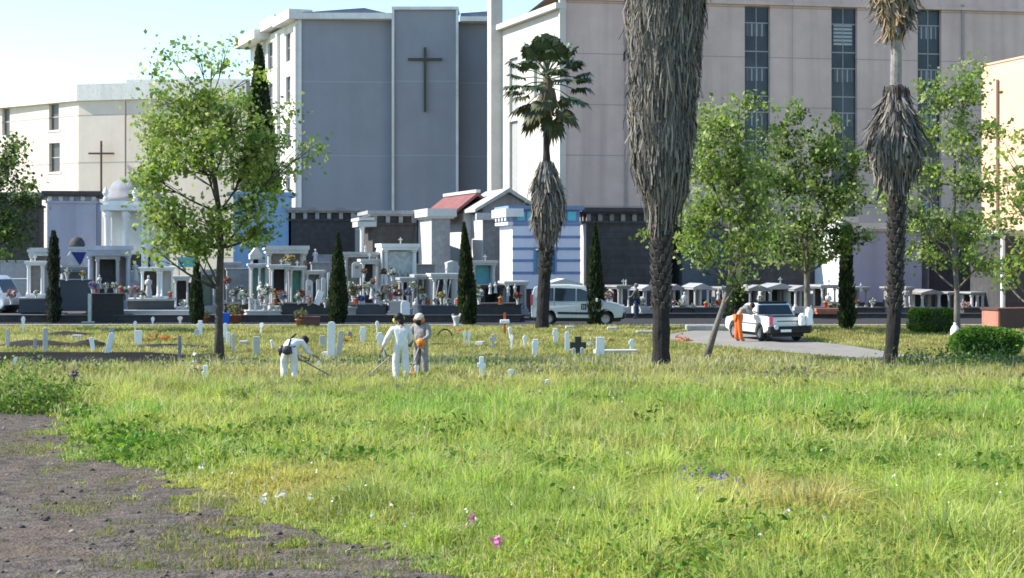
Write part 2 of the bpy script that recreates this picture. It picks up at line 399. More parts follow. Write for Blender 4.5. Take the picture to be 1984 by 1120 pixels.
def grass_zone(n, d0, d1, wd, hm, name, label, dens=None):
    x, y = scatter(n, d0, d1, 1.6); k = keep(x, y); x, y = x[k], y[k]
    c, h, f1, f2 = growth(x, y); n = len(x)
    c = c * (1 + rng.normal(size=(n, 1)) * .22) ; c[:, 0] *= 1 + rng.normal(size=n) * .12
    dry = rng.random(n) < .07 + .08 * (f2 > .55); c[dry] = STRAW * (.6 + .5 * rng.random((dry.sum(), 1)))
    h = h * hm * (.55 + .8 * rng.random(n)); 
    tip = c * 1.15 + STRAW * .2
    blades(name, x, y, h, np.full(n, wd) * (.6 + .8 * rng.random(n)), c, .8, tip, label=label)
grass_zone(270000, 8.5, 20, .013, 1.15, 'grass', 'tall tangled yellow green grass nearest the viewer')
grass_zone(230000, 20, 40, .018, 1.2, 'grass', 'lush deep green grass band in front of the white workers')
grass_zone(190000, 40, 75, .022, 1.0, 'grass', 'short pale yellowish lawn around the white grave markers')
# seed heads: thin pale stalks above the grass
def stalks(n, d0, d1, fn, hh, name, label):
    x, y = scatter(n * 3, d0, d1, 1.5); k = keep(x, y) & (fbm(x, y, 4, 9) > fn); x, y = x[k][:n], y[k][:n]; n = len(x)
    c = colmix(n, [STRAW, STRAW * .8, (.36, .36, .16)], .15)
    blades(name, x, y, hh * (.6 + .6 * rng.random(n)), .004 + .0004 * y, c, .6, c * 1.25, label=label)
stalks(500, 9, 22, .45, .3, 'grass', 'pale dry seed stalks standing in the near grass')
stalks(16000, 30, 50, .4, .34, 'grass', 'whitish seed heads in the meadow before the grave markers')
# broad leaved weeds in clumps
def weeds(ncl, d0, d1, thr, name, label, pal, nl=26, size=.075, rad=.22, hh=.26):
    x, y = scatter(ncl * 5, d0, d1, 1.5); k = keep(x, y) & keep(x - .25, y) & (fbm(x, y, 3.2, 21) > thr) & (((x - X(575, gd(955))) / 1.2) ** 2 + ((y - gd(955)) / 2.8) ** 2 > 1); x, y = x[k][:ncl], y[k][:ncl]; n = len(x)
    pal_c = colmix(n, pal, .12)
    xx = np.repeat(x, nl) + rng.normal(size=n * nl) * rad; yy = np.repeat(y, nl) + rng.normal(size=n * nl) * rad
    z = Zv(yy) + np.repeat(hh * (.5 + .8 * rng.random(n)), nl) * rng.random(n * nl) ** .7
    up = np.tile(np.array([0, 0, .5]), (n * nl, 1))
    o = leafcloud(name, np.stack([xx, yy, z], 1), size * (.6 + .9 * rng.random(n * nl)), np.repeat(pal_c, nl, 0) * (1 + rng.normal(size=(n * nl, 1)) * .18), GRASSM, aspect=.62, axis=up)
    o['kind'] = 'stuff'; tag(o, label, 'weeds')
weeds(2000, 18, 36, .44, 'weeds', 'broad bright green weed leaves in the middle of the meadow', [LUSH, LUSH * .8, GREEN, GREEN], size=.085)
weeds(1500, 9, 24, .42, 'weeds', 'small green leaves mixed through the near grass', [GREEN, GREEN * .8, LUSH, GREEN * .9], size=.036, rad=.3, hh=.3)
weeds(620, 9, 18, .52, 'weeds', 'leafy weed clumps low in the near grass', [GREEN, LUSH, (.2, .25, .05)], size=.06, rad=.16, hh=.2)
weeds(500, 34, 48, .6, 'weeds', 'greyish weed clumps near the white clad workers', [(.2, .22, .11), (.24, .24, .15), GREEN], size=.1, rad=.3, hh=.3)
def clumps_at(spots, name, label, pal, nl, size, cat='weeds', axis=.5):
    P = []; C = []; Sz = []
    for px, py, rx, hz in spots:
        b = G(px, py); n = nl
        q = rng.normal(size=(n, 3)) * .5; q[:, 0] *= rx; q[:, 1] *= rx * 1.2; q[:, 2] = np.abs(q[:, 2]) * hz * 1.3
        P.append(q + np.array(b)); C.append(colmix(n, pal, .2)); Sz.append(size * (.6 + .8 * rng.random(n)))
    P = np.concatenate(P); P[:, 2] += Zv(P[:, 1]) - Zv(np.repeat([G(s[0], s[1]).y for s in spots], nl))
    o = leafcloud(name, P, np.concatenate(Sz), np.concatenate(C), GRASSM, aspect=.4, axis=np.tile(np.array([0, 0, axis]), (len(P), 1)))
    o['kind'] = 'stuff'; return tag(o, label, cat)
clumps_at([(20, 800, .8, .62), (70, 802, .7, .55), (110, 796, .5, .4), (45, 775, .6, .5), (150, 790, .4, .3)], 'weeds', 'tall leafy weed thicket where the asphalt meets the meadow', [GREEN * .8, LUSH * .8, (.16, .2, .06)], 900, .1)
clumps_at([(1760, 708, .7, .3), (1810, 706, .8, .33), (1860, 706, .8, .35), (1910, 712, .9, .4), (1960, 715, .9, .45), (1870, 722, .8, .4)], 'weeds', 'dark weeds growing between the palm foot and rounded hedge', [GREEN * .7, LUSH * .7, (.2, .24, .12)], 420, .12)
clumps_at([(1480, 1085, .35, .22), (1400, 1060, .3, .2), (1620, 860, .5, .35), (1260, 850, .5, .35), (880, 870, .5, .35), (1060, 1020, .25, .2)], 'weeds', 'dark broad leaved dock plants scattered in the meadow', [LUSH * .7, GREEN * .8], 420, .09)
# tufts and moss on the asphalt
T = [(60, 945, .5), (30, 870, .7), (75, 878, .4), (130, 985, .4), (170, 995, .35), (330, 1050, .45), (370, 1060, .5), (220, 1040, .3), (270, 1105, .3), (400, 1095, .3), (500, 1100, .35), (620, 1090, .4), (340, 985, .25), (460, 1005, .25), (480, 1035, .25), (65, 845, .4), (130, 910, .3), (170, 1110, .3), (560, 1060, .3), (430, 985, .2), (700, 1100, .35), (780, 1105, .3), (240, 935, .25)]
xs, ys, hs, cs = [], [], [], []
for px, py, r in T:
    b = G(px, py); n = int(300 * r / .35)
    xs.append(b.x + rng.normal(size=n) * r * .38); ys.append(b.y + rng.normal(size=n) * r * 1.7); hs.append(.0 + .05 * rng.random(n)); cs.append(colmix(n, [OLIVE * .7, GREEN * .7, GOLD * .6, OLIVE * .9], .25))
b_ = blades('weeds', np.concatenate(xs), np.concatenate(ys), np.concatenate(hs) + .055, np.full(sum(len(a) for a in xs), .009), np.concatenate(cs), .9, label='low tufts of grass breaking through the old asphalt', cat='weeds')
# crumbs of broken asphalt and stones
n = 2600; d = 9 + (TARTOP - 9) * rng.random(n) ** 1.6; x = tar_edge(d) - rng.random(n) ** 1.2 * 8 + .25; r_ = .008 + .035 * rng.random(n) ** 5
O6 = np.array([[1, 0, 0], [-1, 0, 0], [0, 1, 0], [0, -1, 0], [0, 0, .7], [0, 0, -.7]], float)
V = O6[None] * (r_[:, None, None] * (.6 + .7 * rng.random((n, 6, 1)))); an = rng.random(n) * 6.28; ca, sa = np.cos(an)[:, None], np.sin(an)[:, None]
V = np.stack([V[:, :, 0] * ca - V[:, :, 1] * sa, V[:, :, 0] * sa + V[:, :, 1] * ca, V[:, :, 2]], 2)
zt_ = 1.75 * (np.maximum(0, 38 - d) / 38) ** 1.5 + .04 + (fbm(x, d, 1.3, 2) - .5) * .07 + (fbm(x, d, .3, 4) - .5) * .035 + np.maximum(0, fbm(x, d, .5, 12) - .6) * .14
V += np.stack([x, d, zt_], 1)[:, None, :]
T8 = np.array([[0, 2, 4], [2, 1, 4], [1, 3, 4], [3, 0, 4], [2, 0, 5], [1, 2, 5], [3, 1, 5], [0, 3, 5]])
Fi = (np.arange(n)[:, None, None] * 6 + T8[None]).ravel()
RUB = leafmat('rubble', 0, .95)
o = bigmesh('gravel', V.reshape(-1, 3), Fi, np.full(n * 8, 3), np.repeat(colmix(n, [(.1, .085, .075), (.16, .13, .11), (.06, .052, .047), (.3, .27, .24)], .2, [.42, .3, .24, .04]), 6, 0), RUB)
o['kind'] = 'stuff'; tag(o, 'loose crumbs of broken asphalt along the path', 'gravel')
# wild flowers
def flowers(spots, n, r, h0, pal, size, label):
    P = []; C = []
    for px, py in spots:
        b = G(px, py); q = rng.normal(size=(n, 3)) * r; q[:, 1] *= 1.5; q[:, 2] = h0 * (.6 + .5 * rng.random(n)); P.append(q + np.array(b)); C.append(colmix(n, pal, .1))
    P = np.repeat(np.concatenate(P), 4, 0) + rng.normal(size=(len(spots) * n * 4, 3)) * size * .3; C = np.repeat(np.concatenate(C), 4, 0)
    o = leafcloud('wildflowers', P, np.full(len(P), size), C, PETAL, aspect=.8); o['kind'] = 'stuff'; tag(o, label, 'flowers')
flowers([(1355, 985), (1385, 992), (1415, 998), (1345, 1020)], 10, .1, .36, [(.2, .14, .34), (.3, .2, .42)], .035, 'violet wildflowers clustered low in the meadow')
flowers([(915, 1062), (962, 1098)], 3, .02, .27, [(.75, .2, .45), (.7, .3, .5)], .05, 'two pink clover heads beside the asphalt edge')
wsp = [(random.uniform(300, 1980), random.uniform(790, 1115)) for _ in range(90)]
flowers([s for s in wsp if keep(np.array([G(*s).x - .2]), np.array([G(*s).y]))[0]], 2, .1, .34, [(.8, .8, .72), (.75, .75, .5)], .026, 'tiny white wildflowers dotted through the meadow')
flowers([(378, 912), (390, 925), (505, 990), (540, 988)], 3, .04, .16, [(.8, .78, .7)], .05, 'few larger white blooms at the asphalt edge')
# ================================================================== LARGE BUILDINGS
def wall_strip(mb, p0, p1, z0, z1, holes=(), reveal=.3, mi=0):
    p0 = Vector((*p0, 0)); p1 = Vector((*p1, 0)); L = (p1 - p0).length; t = (p1 - p0) / L; nrm = Vector((t.y, -t.x, 0))
    us = sorted({0, L, *[h[0] for h in holes], *[h[1] for h in holes]}); vs = sorted({z0, z1, *[h[2] for h in holes], *[h[3] for h in holes]})
    P = lambda u, v, dp=0: p0 + t * u - nrm * dp + Vector((0, 0, v))
    for i in range(len(us) - 1):
        for j in range(len(vs) - 1):
            cu, cv = (us[i] + us[i + 1]) / 2, (vs[j] + vs[j + 1]) / 2
            if any(h[0] < cu < h[1] and h[2] < cv < h[3] for h in holes): continue
            mb.add([P(us[i], vs[j]), P(us[i + 1], vs[j]), P(us[i + 1], vs[j + 1]), P(us[i], vs[j + 1])], [(0, 1, 2, 3)], mi)
    for a, b, c, d in holes:
        q = [(a, c), (b, c), (b, d), (a, d)]
        for k in range(4):
            u, v = q[k]; u2, v2 = q[(k + 1) % 4]
            mb.add([P(u, v), P(u2, v2), P(u2, v2, reveal), P(u, v, reveal)], [(0, 1, 2, 3)], mi)
    return P
def windows(parent, P, holes, inset, nx, ys, glass, framem, blind=None):
    """ys: fractions of the height where transoms run"""
    for k, (a, b, c, d) in enumerate(holes):
        mb = MB(); mb.add([P(a - .02, c - .02, inset), P(b + .02, c - .02, inset), P(b + .02, d + .02, inset), P(a - .02, d + .02, inset)], [(0, 1, 2, 3)])
        w_ = obj('window', mb, glass, parent)
        mb = MB()
        def bar(u0, u1, v0, v1):
            q = [P(u0, v0, inset - .05), P(u1, v0, inset - .05), P(u1, v1, inset - .05), P(u0, v1, inset - .05), P(u0, v0, inset - .004), P(u1, v0, inset - .004), P(u1, v1, inset - .004), P(u0, v1, inset - .004)]
            mb.add(q, [(0, 1, 2, 3), (0, 4, 5, 1), (1, 5, 6, 2), (2, 6, 7, 3), (3, 7, 4, 0)])
        for i in range(nx + 1):
            u = a + (b - a) * i / nx; bar(max(a, u - .03), min(b, u + .03), c, d)
        for f in ys:
            v = c + (d - c) * f; bar(a, b, max(c, v - .045), min(d, v + .045))
        obj('window_frame', mb, framem, w_)
def cross_part(parent, x, y, z0, z1, za, arm, th, m, dep=.15):
    mb = MB(); mb.boxb(x - th / 2, x + th / 2, y - dep, y, z0, z1)
    mb.boxb(x - arm / 2, x - th / 2, y - dep, y, za - th / 2, za + th / 2); mb.boxb(x + th / 2, x + arm / 2, y - dep, y, za - th / 2, za + th / 2)
    mb.boxb(x - .1, x + .1, y, y + .12, z0 + .4, z0 + .6); mb.boxb(x - .1, x + .1, y, y + .12, z1 - .6, z1 - .4)
    return obj('cross', mb, m, parent)

# ---- grey block with the large dark cross
d0 = 150.0
A = (X(578, d0), d0); B = (X(951, 151.5), 151.5); A2 = (X(485, 168.5), 168.5)
BG = thing('burial_block', 'tall grey blue burial block with a slim dark cross and white ledges', 'building', (0, 0, 0))
GREYP = mat('grey_blue_render', (.26, .27, .3), rough=.9, var=.06, scale=.25, streak=.25, dirt=(.21, .215, .24), lines=[('Z', 6.73, 1.35, .07, (.36, .37, .4), .8)])
OFFW = mat('offwhite_render', (.68, .67, .63), rough=.85, var=.07, scale=1.2, streak=.5, dirt=(.45, .43, .4))
zt = Zp(38, d0); zr = Zp(19, d0)
mb = MB(); wall_strip(mb, A, B, 0, zt)
wall_strip(mb, B, (B[0], 185), 0, zt); mb.add([(A[0], A[1], zt), (B[0], B[1], zt), (B[0], 185, zt), (A2[0], 185, zt), (A2[0], A2[1], zt)], [(0, 1, 2, 3, 4)])
obj('wall', mb, GREYP, BG)
# lit side wall with windows
mb = MB(); Ls = math.dist(A, A2)
hs_ = []
for i in range(6):
    z1_ = Zp(62, 152.5) - i * 4.0
    hs_ += [(Ls - 4.7, Ls - 2.9, z1_ - 2.6, z1_), (Ls - 12.1, Ls - 10, z1_ - 2.6, z1_)]
P_ = wall_strip(mb, A2, A, 0, zt, hs_, .35)
obj('side_wall', mb, OFFW, BG)
windows(BG, P_, hs_, .25, 2, (0, .5, 1), mat('dusty_glass', (.1, .1, .1), .3), mat('grey_frame', (.3, .3, .3)))
sd = Vector((A2[0] - A[0], A2[1] - A[1], 0)).normalized(); sn = Vector((-sd.y, sd.x, 0))
def along(s_, o_=0, z=0): v = Vector((A[0], A[1], 0)) + sd * s_ + sn * o_; return (v.x, v.y)
mb = MB()
for s0, s1, off, za, zb in ((-.5, 5.9, 1.0, zt, zr), (5.9, 11.5, .9, zt + .25, zr + .35), (11.5, Ls + 1, 1.5, zt - .35, zr - .35)):
    mb.slab([along(s0, off), along(s1, off), along(s1, -1.2), along(s0, -1.2)], za, zb)
obj('eave', mb, OFFW, BG)
mb = MB()
for s_ in (.25, 7.4, 13.5): mb.slab([along(s_ - .3, .3), along(s_ + .3, .3), along(s_ + .3, 0.01), along(s_ - .3, 0.01)], 0, zt - .4)
obj('pilaster', mb, OFFW, BG)
xa, xb = X(762, d0), X(886, d0)
mb = MB(); mb.boxb(A[0] - .25, xa - .1, A[1] - .55, A[1] + 1.6, zt + .003, zr - .35); obj('parapet', mb, OFFW, BG)
mb = MB(); mb.boxb(xb + .25, B[0] + .2, A[1] - .45, A[1] + 1.6, Zp(42, d0), Zp(33, d0)); obj('parapet', mb, OFFW, BG)
TILEB = mat('slate_roof', (.16, .17, .24), rough=.8, var=.15, scale=2)
mb = MB(); mb.prism([(A[0] - .2, zr - .34), (X(750, d0), zr - .34), (X(706, d0), zr + .12), (X(640, d0), zr - .1)], A[1] - .4, A[1] + 9); obj('roof', mb, TILEB, BG)
mb = MB(); mb.prism([(xb + .3, Zp(33, d0)), (B[0], Zp(33, d0)), (B[0], Zp(22, d0)), (xb + .3, Zp(26, d0))], A[1] - .2, A[1] + 9); obj('roof', mb, TILEB, BG)
mb = MB(); mb.boxb(xa + .05, xb - .05, A[1] - .18, A[1] + 3, .0, Zp(20, d0)); obj('centre_bay', mb, GREYP, BG)
mb = MB(); mb.boxb(xa - .12, xb + .12, A[1] - .5, A[1] + 3.2, Zp(20, d0) + .003, Zp(14, d0)); obj('parapet', mb, OFFW, BG)
for xx in (xa, xb):
    mb = MB(); mb.boxb(xx - .11, xx + .11, A[1] - .42, A[1] + .1, 0, Zp(20, d0)); obj('pilaster', mb, OFFW, BG)
mb = MB(); mb.boxb(A[0] - .02, A[0] + .3, A[1] - .12, A[1] + .1, 0, zt); obj('pilaster', mb, OFFW, BG)
cross_part(BG, X(824, d0), d0 - .34, Zp(218, d0), Zp(93, d0), Zp(116, d0), X(857, d0) - X(791, d0), .22, mat('green_bronze', (.05, .06, .04), .6))

# ---- pinkish concrete block on the right
d1 = 128.0; rzr = R(10); Cn = (X(1088, d1), d1)
PK = thing('burial_block', 'huge pinkish concrete burial block with tall narrow strips of windows', 'building', (Cn[0], Cn[1], 0), rzr)
PINK = mat('pinkish_concrete', (.55, .415, .372), rough=.9, var=.14, scale=.3, streak=.7, dirt=(.42, .305, .275), bump=.15, lines=[('Z', 3.95, 1.0, .07, (.26, .22, .22), .8), ('X', 12.4, 6.1, .06, (.3, .25, .25), .7)])
CREAMC = mat('cream_concrete', (.52, .49, .445), rough=.9, var=.1, scale=.8, streak=.35, dirt=(.5, .48, .42), lines=[('Z', 3.95, 1.0, .06, (.48, .46, .42), .7)])
Hr = 24.0
def pk_u(px):
    k = (px - 992) / F; return (k * d1 - Cn[0]) / (math.cos(rzr) - k * math.sin(rzr))
def pk_z(px, py): return Zp(py, d1 + pk_u(px) * math.sin(rzr))
wh = []
for a, b, t, bt in ((1443, 1492, 12, 520), (1611, 1661, 15, 520), (1778, 1824, 18, 520)):
    wh.append((pk_u(a), pk_u(b), 1.5, pk_z((a + b) / 2, t)))
mb = MB(); P_ = wall_strip(mb, (0, 0), (52, 0), 0, Hr, wh, .5)
mb.add([(52, 0, 0), (52, 20, 0), (52, 20, Hr), (52, 0, Hr)], [(0, 1, 2, 3)]); mb.add([(0, 0, Hr), (52, 0, Hr), (52, 22, Hr), (0, 22, Hr)], [(0, 1, 2, 3)])
obj('wall', mb, PINK, PK)
ys_ = sorted([1 - v for k in range(6) for v in (k * .166 + .06, k * .166 + .166)] + [0, 1])
windows(PK, P_, wh, .38, 2, ys_, BLUEGL, mat('pale_frame', (.3, .3, .29), .5))
for i, (a, b, c, dd) in enumerate(wh):      # railing panels and drawn blinds behind the glass bars
    for k in range(6):
        zt_ = dd - (dd - c) * (k * .166 + .063); mb = MB(); mb.boxb(a + .3, b - .3, .36, .375, zt_ - (1.6 if (i == 1 and k == 0) else 1.0), zt_); obj('blind', mb, (mat('blind_slats', (.36, .38, .4), .7, lines=[('Z', .3, 0, .14, (.1, .12, .14), 1)]) if (i == 1 and k == 0) else mat('window_balusters', (.07, .085, .11), .4, lines=[('X', .42, .1, .09, (.33, .33, .33), 1)])), PK)
mb = MB(); mb.boxb(-.1, 52, -.25, .3, pk_z(1400, 8), pk_z(1400, 2)); obj('cornice', mb, PINK, PK)
mb = MB()
for u in (pk_u(1213), pk_u(1865)): mb.boxb(u - .1, u + .1, -.12, .05, 0, Hr - .6)
obj('downpipe', mb, mat('dull_pipe', (.3, .26, .26), .7), PK)
# lit side wall, running back on the left
ang = R(10.5); Lk = 13.5
q0 = (0.0, 0.0); q1 = (-math.sin(ang) * Lk, math.cos(ang) * Lk)
sw = []
for ca, cb, za, zb in ((2.6, 3.9, 16.2, 20.4), (4.6, 5.9, 15.8, 20.4), (9.6, 11.6, 15, 19.6), (2.6, 3.9, 1, 14.6), (9.6, 11.6, 1, 14.3)):
    sw.append((Lk - cb, Lk - ca, za, zb))
mb = MB(); P2 = wall_strip(mb, q1, q0, 0, 22.2, sw, .28); obj('side_wall', mb, CREAMC, PK)
mb = MB()
for a, b, c, dd in sw: mb.add([P2(a - .02, c - .02, .22), P2(b + .02, c - .02, .22), P2(b + .02, dd + .02, .22), P2(a - .02, dd + .02, .22)], [(0, 1, 2, 3)])
obj('recess_panel', mb, mat('recess_shade_grey', (.34, .34, .33), .8, streak=.4), PK)  # recess shadow painted as grey, since the shallow reveals cast little
mb = MB(); mb.box((q1[0] - .42, q1[1] + .9, 14.5), (1.0, 2.0, 29)); mb.box((.08, .12, 13), (.5, .5, 26)); obj('pillar', mb, CREAMC, PK)
mb = MB(); mb.box((q1[0] / 2 - .1, q1[1] / 2, 22.45), (.9, Lk + .4, .45), rz=ang); mb.box((q1[0] / 2 + .4, q1[1] / 2, 27), (3.0, Lk + 2, .6), rz=ang); obj('parapet', mb, CREAMC, PK)

# ---- cream block far left
d2 = 185.0; k0 = (X(152, d2), d2)
CRB = thing('burial_block', 'cream burial block with a thin rust brown cross and flat white roof', 'building', (0, 0, 0))
CREAM = mat('cream_render', (.74, .64, .54), rough=.9, var=.05, scale=.6, streak=.2, dirt=(.6, .5, .42), lines=[('Z', 5.29, 2.58, .16, (.4, .36, .33), .85)])
kr = (X(478, d2 - 5.5), d2 - 5.5); kl = (k0[0] - 17.6, d2 + 14.5)
zt = Zp(196, d2); zr = Zp(164, d2)
mb = MB(); wall_strip(mb, k0, kr, 0, zt); mb.add([(kl[0], kl[1], zt), (*k0, zt), (*kr, zt), (kr[0], 215, zt)], [(0, 1, 2, 3)])
obj('wall', mb, CREAM, CRB)
LL = math.dist(kl, k0); wl = []
def kl_u(px):
    k = (px - 992) / F; t_ = Vector((k0[0] - kl[0], k0[1] - kl[1])) / LL
    return (k * kl[1] - kl[0]) / (t_.x - k * t_.y)
for a, b, t, bt in ((95, 114, 196, 252), (95, 116, 277, 333), (4, 19, 206, 262), (4, 19, 290, 345)):
    dd = d2 + (LL - kl_u((a + b) / 2)) / LL * 14.5; wl.append((kl_u(a), kl_u(b), Zp(bt, dd), min(zt - .02, Zp(t, dd))))
mb = MB(); P3 = wall_strip(mb, kl, k0, 0, zt, wl, .45); obj('side_wall', mb, CREAM, CRB)
windows(CRB, P3, wl, .35, 1, (0, .5, 1), mat('dusty_glass', (.1, .1, .1), .3), mat('pale_trim', (.55, .52, .48)))
mb = MB()
for a, b, c, dd in wl:
    q = [P3(a - .25, c - .25, -.06), P3(b + .25, c - .25, -.06), P3(b + .25, c, -.06), P3(a - .25, c, -.06)]; mb.add(q + [P3(a - .25, c - .25, .0), P3(b + .25, c - .25, 0), P3(b + .25, c, 0), P3(a - .25, c, 0)], [(0, 1, 2, 3), (0, 4, 5, 1), (2, 6, 7, 3), (1, 5, 6, 2), (3, 7, 4, 0)])
obj('window_sill', mb, OFFW, CRB)
def off(p, dx, dy): return (p[0] + dx, p[1] + dy)
mb = MB(); mb.slab([off(kl, -.5, -.5), off(k0, -.1, -.35), off(kr, 0, -.3), (kr[0], 215), (kl[0], 215)], zt + .003, zr); obj('roof', mb, mat('white_parapet', (.7, .68, .64), .8, streak=.3), CRB)
mb = MB(); mb.slab([(X(245, 188), 188), (X(400, 188), 187), (X(500, 188), 188), (X(500, 188), 212), (X(245, 188), 212)], zr, Zp(154, 188)); obj('upper_roof', mb, OFFW, CRB)
mb = MB(); mb.tube([(X(252, d2), d2 - 2.2, 2), (X(252, d2), d2 - 2.2, zt)], .1, 6); obj('downpipe', mb, mat('dull_pipe2', (.25, .2, .19), .7), CRB)
cross_part(CRB, X(203, d2), d2 - 1.5, Zp(378, d2), Zp(275, d2), Zp(299, d2), X(228, d2) - X(179, d2), .2, mat('rust_paint', (.2, .09, .07), .7))

# ---- orange wall at the right edge
OR = thing('wall_niche_block', 'sunlit peach orange burial block at the right edge behind leaves', 'building', (X(1902, 92), 92, 0))
PEACH = mat('peach_render', (.74, .45, .3), rough=.9, var=.12, scale=.5, streak=.35, dirt=(.66, .42, .3), lines=[('Z', 2.6, 0, .05, (.6, .4, .3), .6)])
z_ = Zp(129, 92)
mb = MB(); wall_strip(mb, (4.2, -16), (0, 0), 1.2, z_) ; mb.add([(3.1, -12, z_ ), (0, 0, z_), (14, 0, z_), (14, -12, z_)], [(0, 1, 2, 3)])
mb = MB(); mb.slab([(3.6, -14), (0, 0), (16, 0), (16, -14)], 1.0, z_)
obj('wall', mb, PEACH, OR)
mb = MB(); v = Vector((3.6, -14, 0)).normalized(); mb.slab([(-.06, .0), (3.54, -14), (3.9, -14), (.3, 0)], z_ + .002, z_ + .1); obj('coping', mb, PEACH, OR)
mb = MB(); mb.tube([(v.x * 1.8 - .1, v.y * 1.8, 1), (v.x * 1.8 - .1, v.y * 1.8, z_ - .9)], .07, 6); obj('downpipe', mb, mat('brown_pipe', (.25, .17, .13), .6), OR)
mb = MB(); mb.slab([(3.4, -13.5), (.1, -.1), (15, -.1), (15, -13.5)], 0, 1.0); obj('plinth', mb, BASALT, OR)

# ================================================================== FAMILY CHAPELS
def frame(pxl, pxr, d, rz):
    x0 = X(pxl, d); k = (pxr - 992) / F
    return x0, (k * d - x0) / (math.cos(rz) - k * math.sin(rz))
def chapel(label, pxl, pxr, yt, d, depth, wallm, trimm, rz=R(10), style='dentil', dentm=None, door=None, corn=.5, frz=.55, name='family_chapel', sidem=None):
    x0, wdt = frame(pxl, pxr, d, rz); h = Zp(yt, d)
    t = thing(name, label, 'chapel', (x0, d, 0), rz, 'family chapels in a row')
    zc = h - corn * .45; zf = zc - frz
    mb = MB(); mb.boxb(0, wdt, 0, depth, 0, zf if style in ('dentil',) else zc); 
    obj('wall', mb, wallm, t)
    if sidem:
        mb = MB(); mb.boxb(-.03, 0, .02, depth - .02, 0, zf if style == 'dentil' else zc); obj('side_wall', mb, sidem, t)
    if style in ('dentil', 'flat'):
        mb = MB(); mb.boxb(-.35, wdt + .35, -.35, depth + .35, zc, h); mb.boxb(-.2, wdt + .2, -.2, depth + .2, zc - .12, zc - .002); obj('cornice', mb, trimm, t)
    if style == 'dentil':
        mb = MB(); mb.boxb(-.12, wdt + .12, -.12, depth + .12, zf - .14, zf); mb.boxb(.12, wdt - .12, .12, depth - .12, zf + .002, zc - .12); obj('frieze', mb, wallm, t)
        k = max(3, int(wdt / .75))
        for i in range(k + 1): mb = MB(); mb.boxb(.02 + i * (wdt - .3) / k, .02 + i * (wdt - .3) / k + .26, -.02, .11, zf + .003, zc - .125); obj('dentil', mb, dentm or trimm, t)
        k2 = max(3, int(depth / .75))
        for i in range(1, k2 + 1): mb = MB(); mb.boxb(-.02, .11, i * (depth - .3) / k2, i * (depth - .3) / k2 + .26, zf + .003, zc - .125); obj('dentil', mb, dentm or trimm, t)
    mb = MB(); mb.boxb(-.15, wdt + .15, -.15, depth + .15, 0, .45); obj('plinth', mb, BASALT, t)
    if door:
        dx, dw, z0, z1, dm = door
        mb = MB(); mb.boxb(dx * wdt - dw / 2 - .15, dx * wdt + dw / 2 + .15, -.1, -.002, z0, z1 + .2); fr = obj('door_frame', mb, trimm, t)
        mb = MB(); mb.boxb(dx * wdt - dw / 2, dx * wdt + dw / 2, -.14, -.102, z0, z1); obj('door', mb, dm, t)
    return t, wdt, h
LAV = mat('lavender_white_plaster', (.33, .34, .42), rough=.9, var=.05, scale=1.5, streak=.3)
WHITEP = mat('white_plaster', (.74, .73, .7), rough=.85, var=.05, scale=2, streak=.25)
SKYB = mat('sky_blue_plaster', (.28, .43, .62), rough=.85, var=.06, scale=2, streak=.2)
PALEPANEL = mat('pale_violet_panel', (.3, .3, .36), .6)
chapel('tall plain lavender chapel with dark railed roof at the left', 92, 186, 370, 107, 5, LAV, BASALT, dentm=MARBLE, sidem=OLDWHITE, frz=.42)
chapel('low dark chapel half hidden behind the leftmost leafy tree', -60, 70, 372, 109, 5, BASALT, GREYST, door=(.5, 1.0, .4, 2.6, DARKGL))
# domed chapel
x0, wd_ = frame(198, 325, 104, R(8))
t = thing('domed_chapel', 'white domed chapel with columns beside the foreground leafy tree', 'chapel', (x0, 104, 0), R(8), 'family chapels in a row')
zd = Zp(392, 104)
mb = MB(); mb.boxb(.5, wd_ - .2, 1.0, 5, 0, zd - .5); obj('wall', mb, WHITEP, t)
mb = MB(); mb.boxb(-.1, wd_ + .1, -.1, 5.2, zd - .5, zd - .15); mb.boxb(.05, wd_ - .05, .1, 5, zd - .148, zd + .1); obj('cornice', mb, WHITEP, t)
mb = MB(); mb.lathe([(1.85, 0), (1.85, .35), (1.7, .36), (1.62, .75), (1.35, 1.2), (.9, 1.52), (.4, 1.68), (.15, 1.72), (.15, 1.95), (.02, 2.0)], (1.75, 2.4, zd + .1), 24); obj('dome', mb, mat('grey_dome', (.22, .22, .24), .7, streak=.4), t, smooth=True)
for i in range(4):
    xx = .3 + i * (wd_ - .6) / 3
    mb = MB(); mb.lathe([(.3, 0), (.3, .25), (.22, .3), (.19, zd - 1.0), (.28, zd - .85), (.3, zd - .52)], (xx, .3, 0), 12); obj('column', mb, WHITEP, t, smooth=True)
mb = MB(); mb.boxb(1.6, 2.9, .9, .998, .4, 3.2); obj('door', mb, DARKGL, t)
for i in range(3):
    mb = MB(); mb.lathe([(.16, 0), (.16, .2), (.08, .25), (.2, .5), (.1, .75), (.02, .85)], (.2 + i * (wd_ - .4) / 2, .1, zd + .1), 8); obj('finial', mb, WHITEP, t)
chapel('bright sky blue chapel seen behind the foreground leafy tree', 452, 559, 372, 112, 5, SKYB, SKYB, style='flat', rz=R(5), corn=.3)
chapel('wide black basalt chapel with pale toothed frieze beside the blue one', 564, 688, 402, 112, 5, BASALT, GREYST, dentm=MARBLE2, door=(.52, .75, 1.6, 3.0, PALEPANEL), rz=R(7))
t, w_, h_ = chapel('black basalt chapel with white corner pillar left of the grey chapel', 722, 806, 408, 105, 6, mat('brown_grey_stone', (.085, .077, .072), .85, var=.25, streak=.5), MARBLE2, dentm=MARBLE2, rz=R(11), door=(.62, 1.2, 2.9, 3.5, BLACK))
mb = MB(); mb.lathe([(.2, 0), (.2, .3), (.14, .35), (.12, Zp(448, 106)), (.2, Zp(440, 106))], (-.7, -.2, 0), 10); obj('column', mb, WHITEP, t)
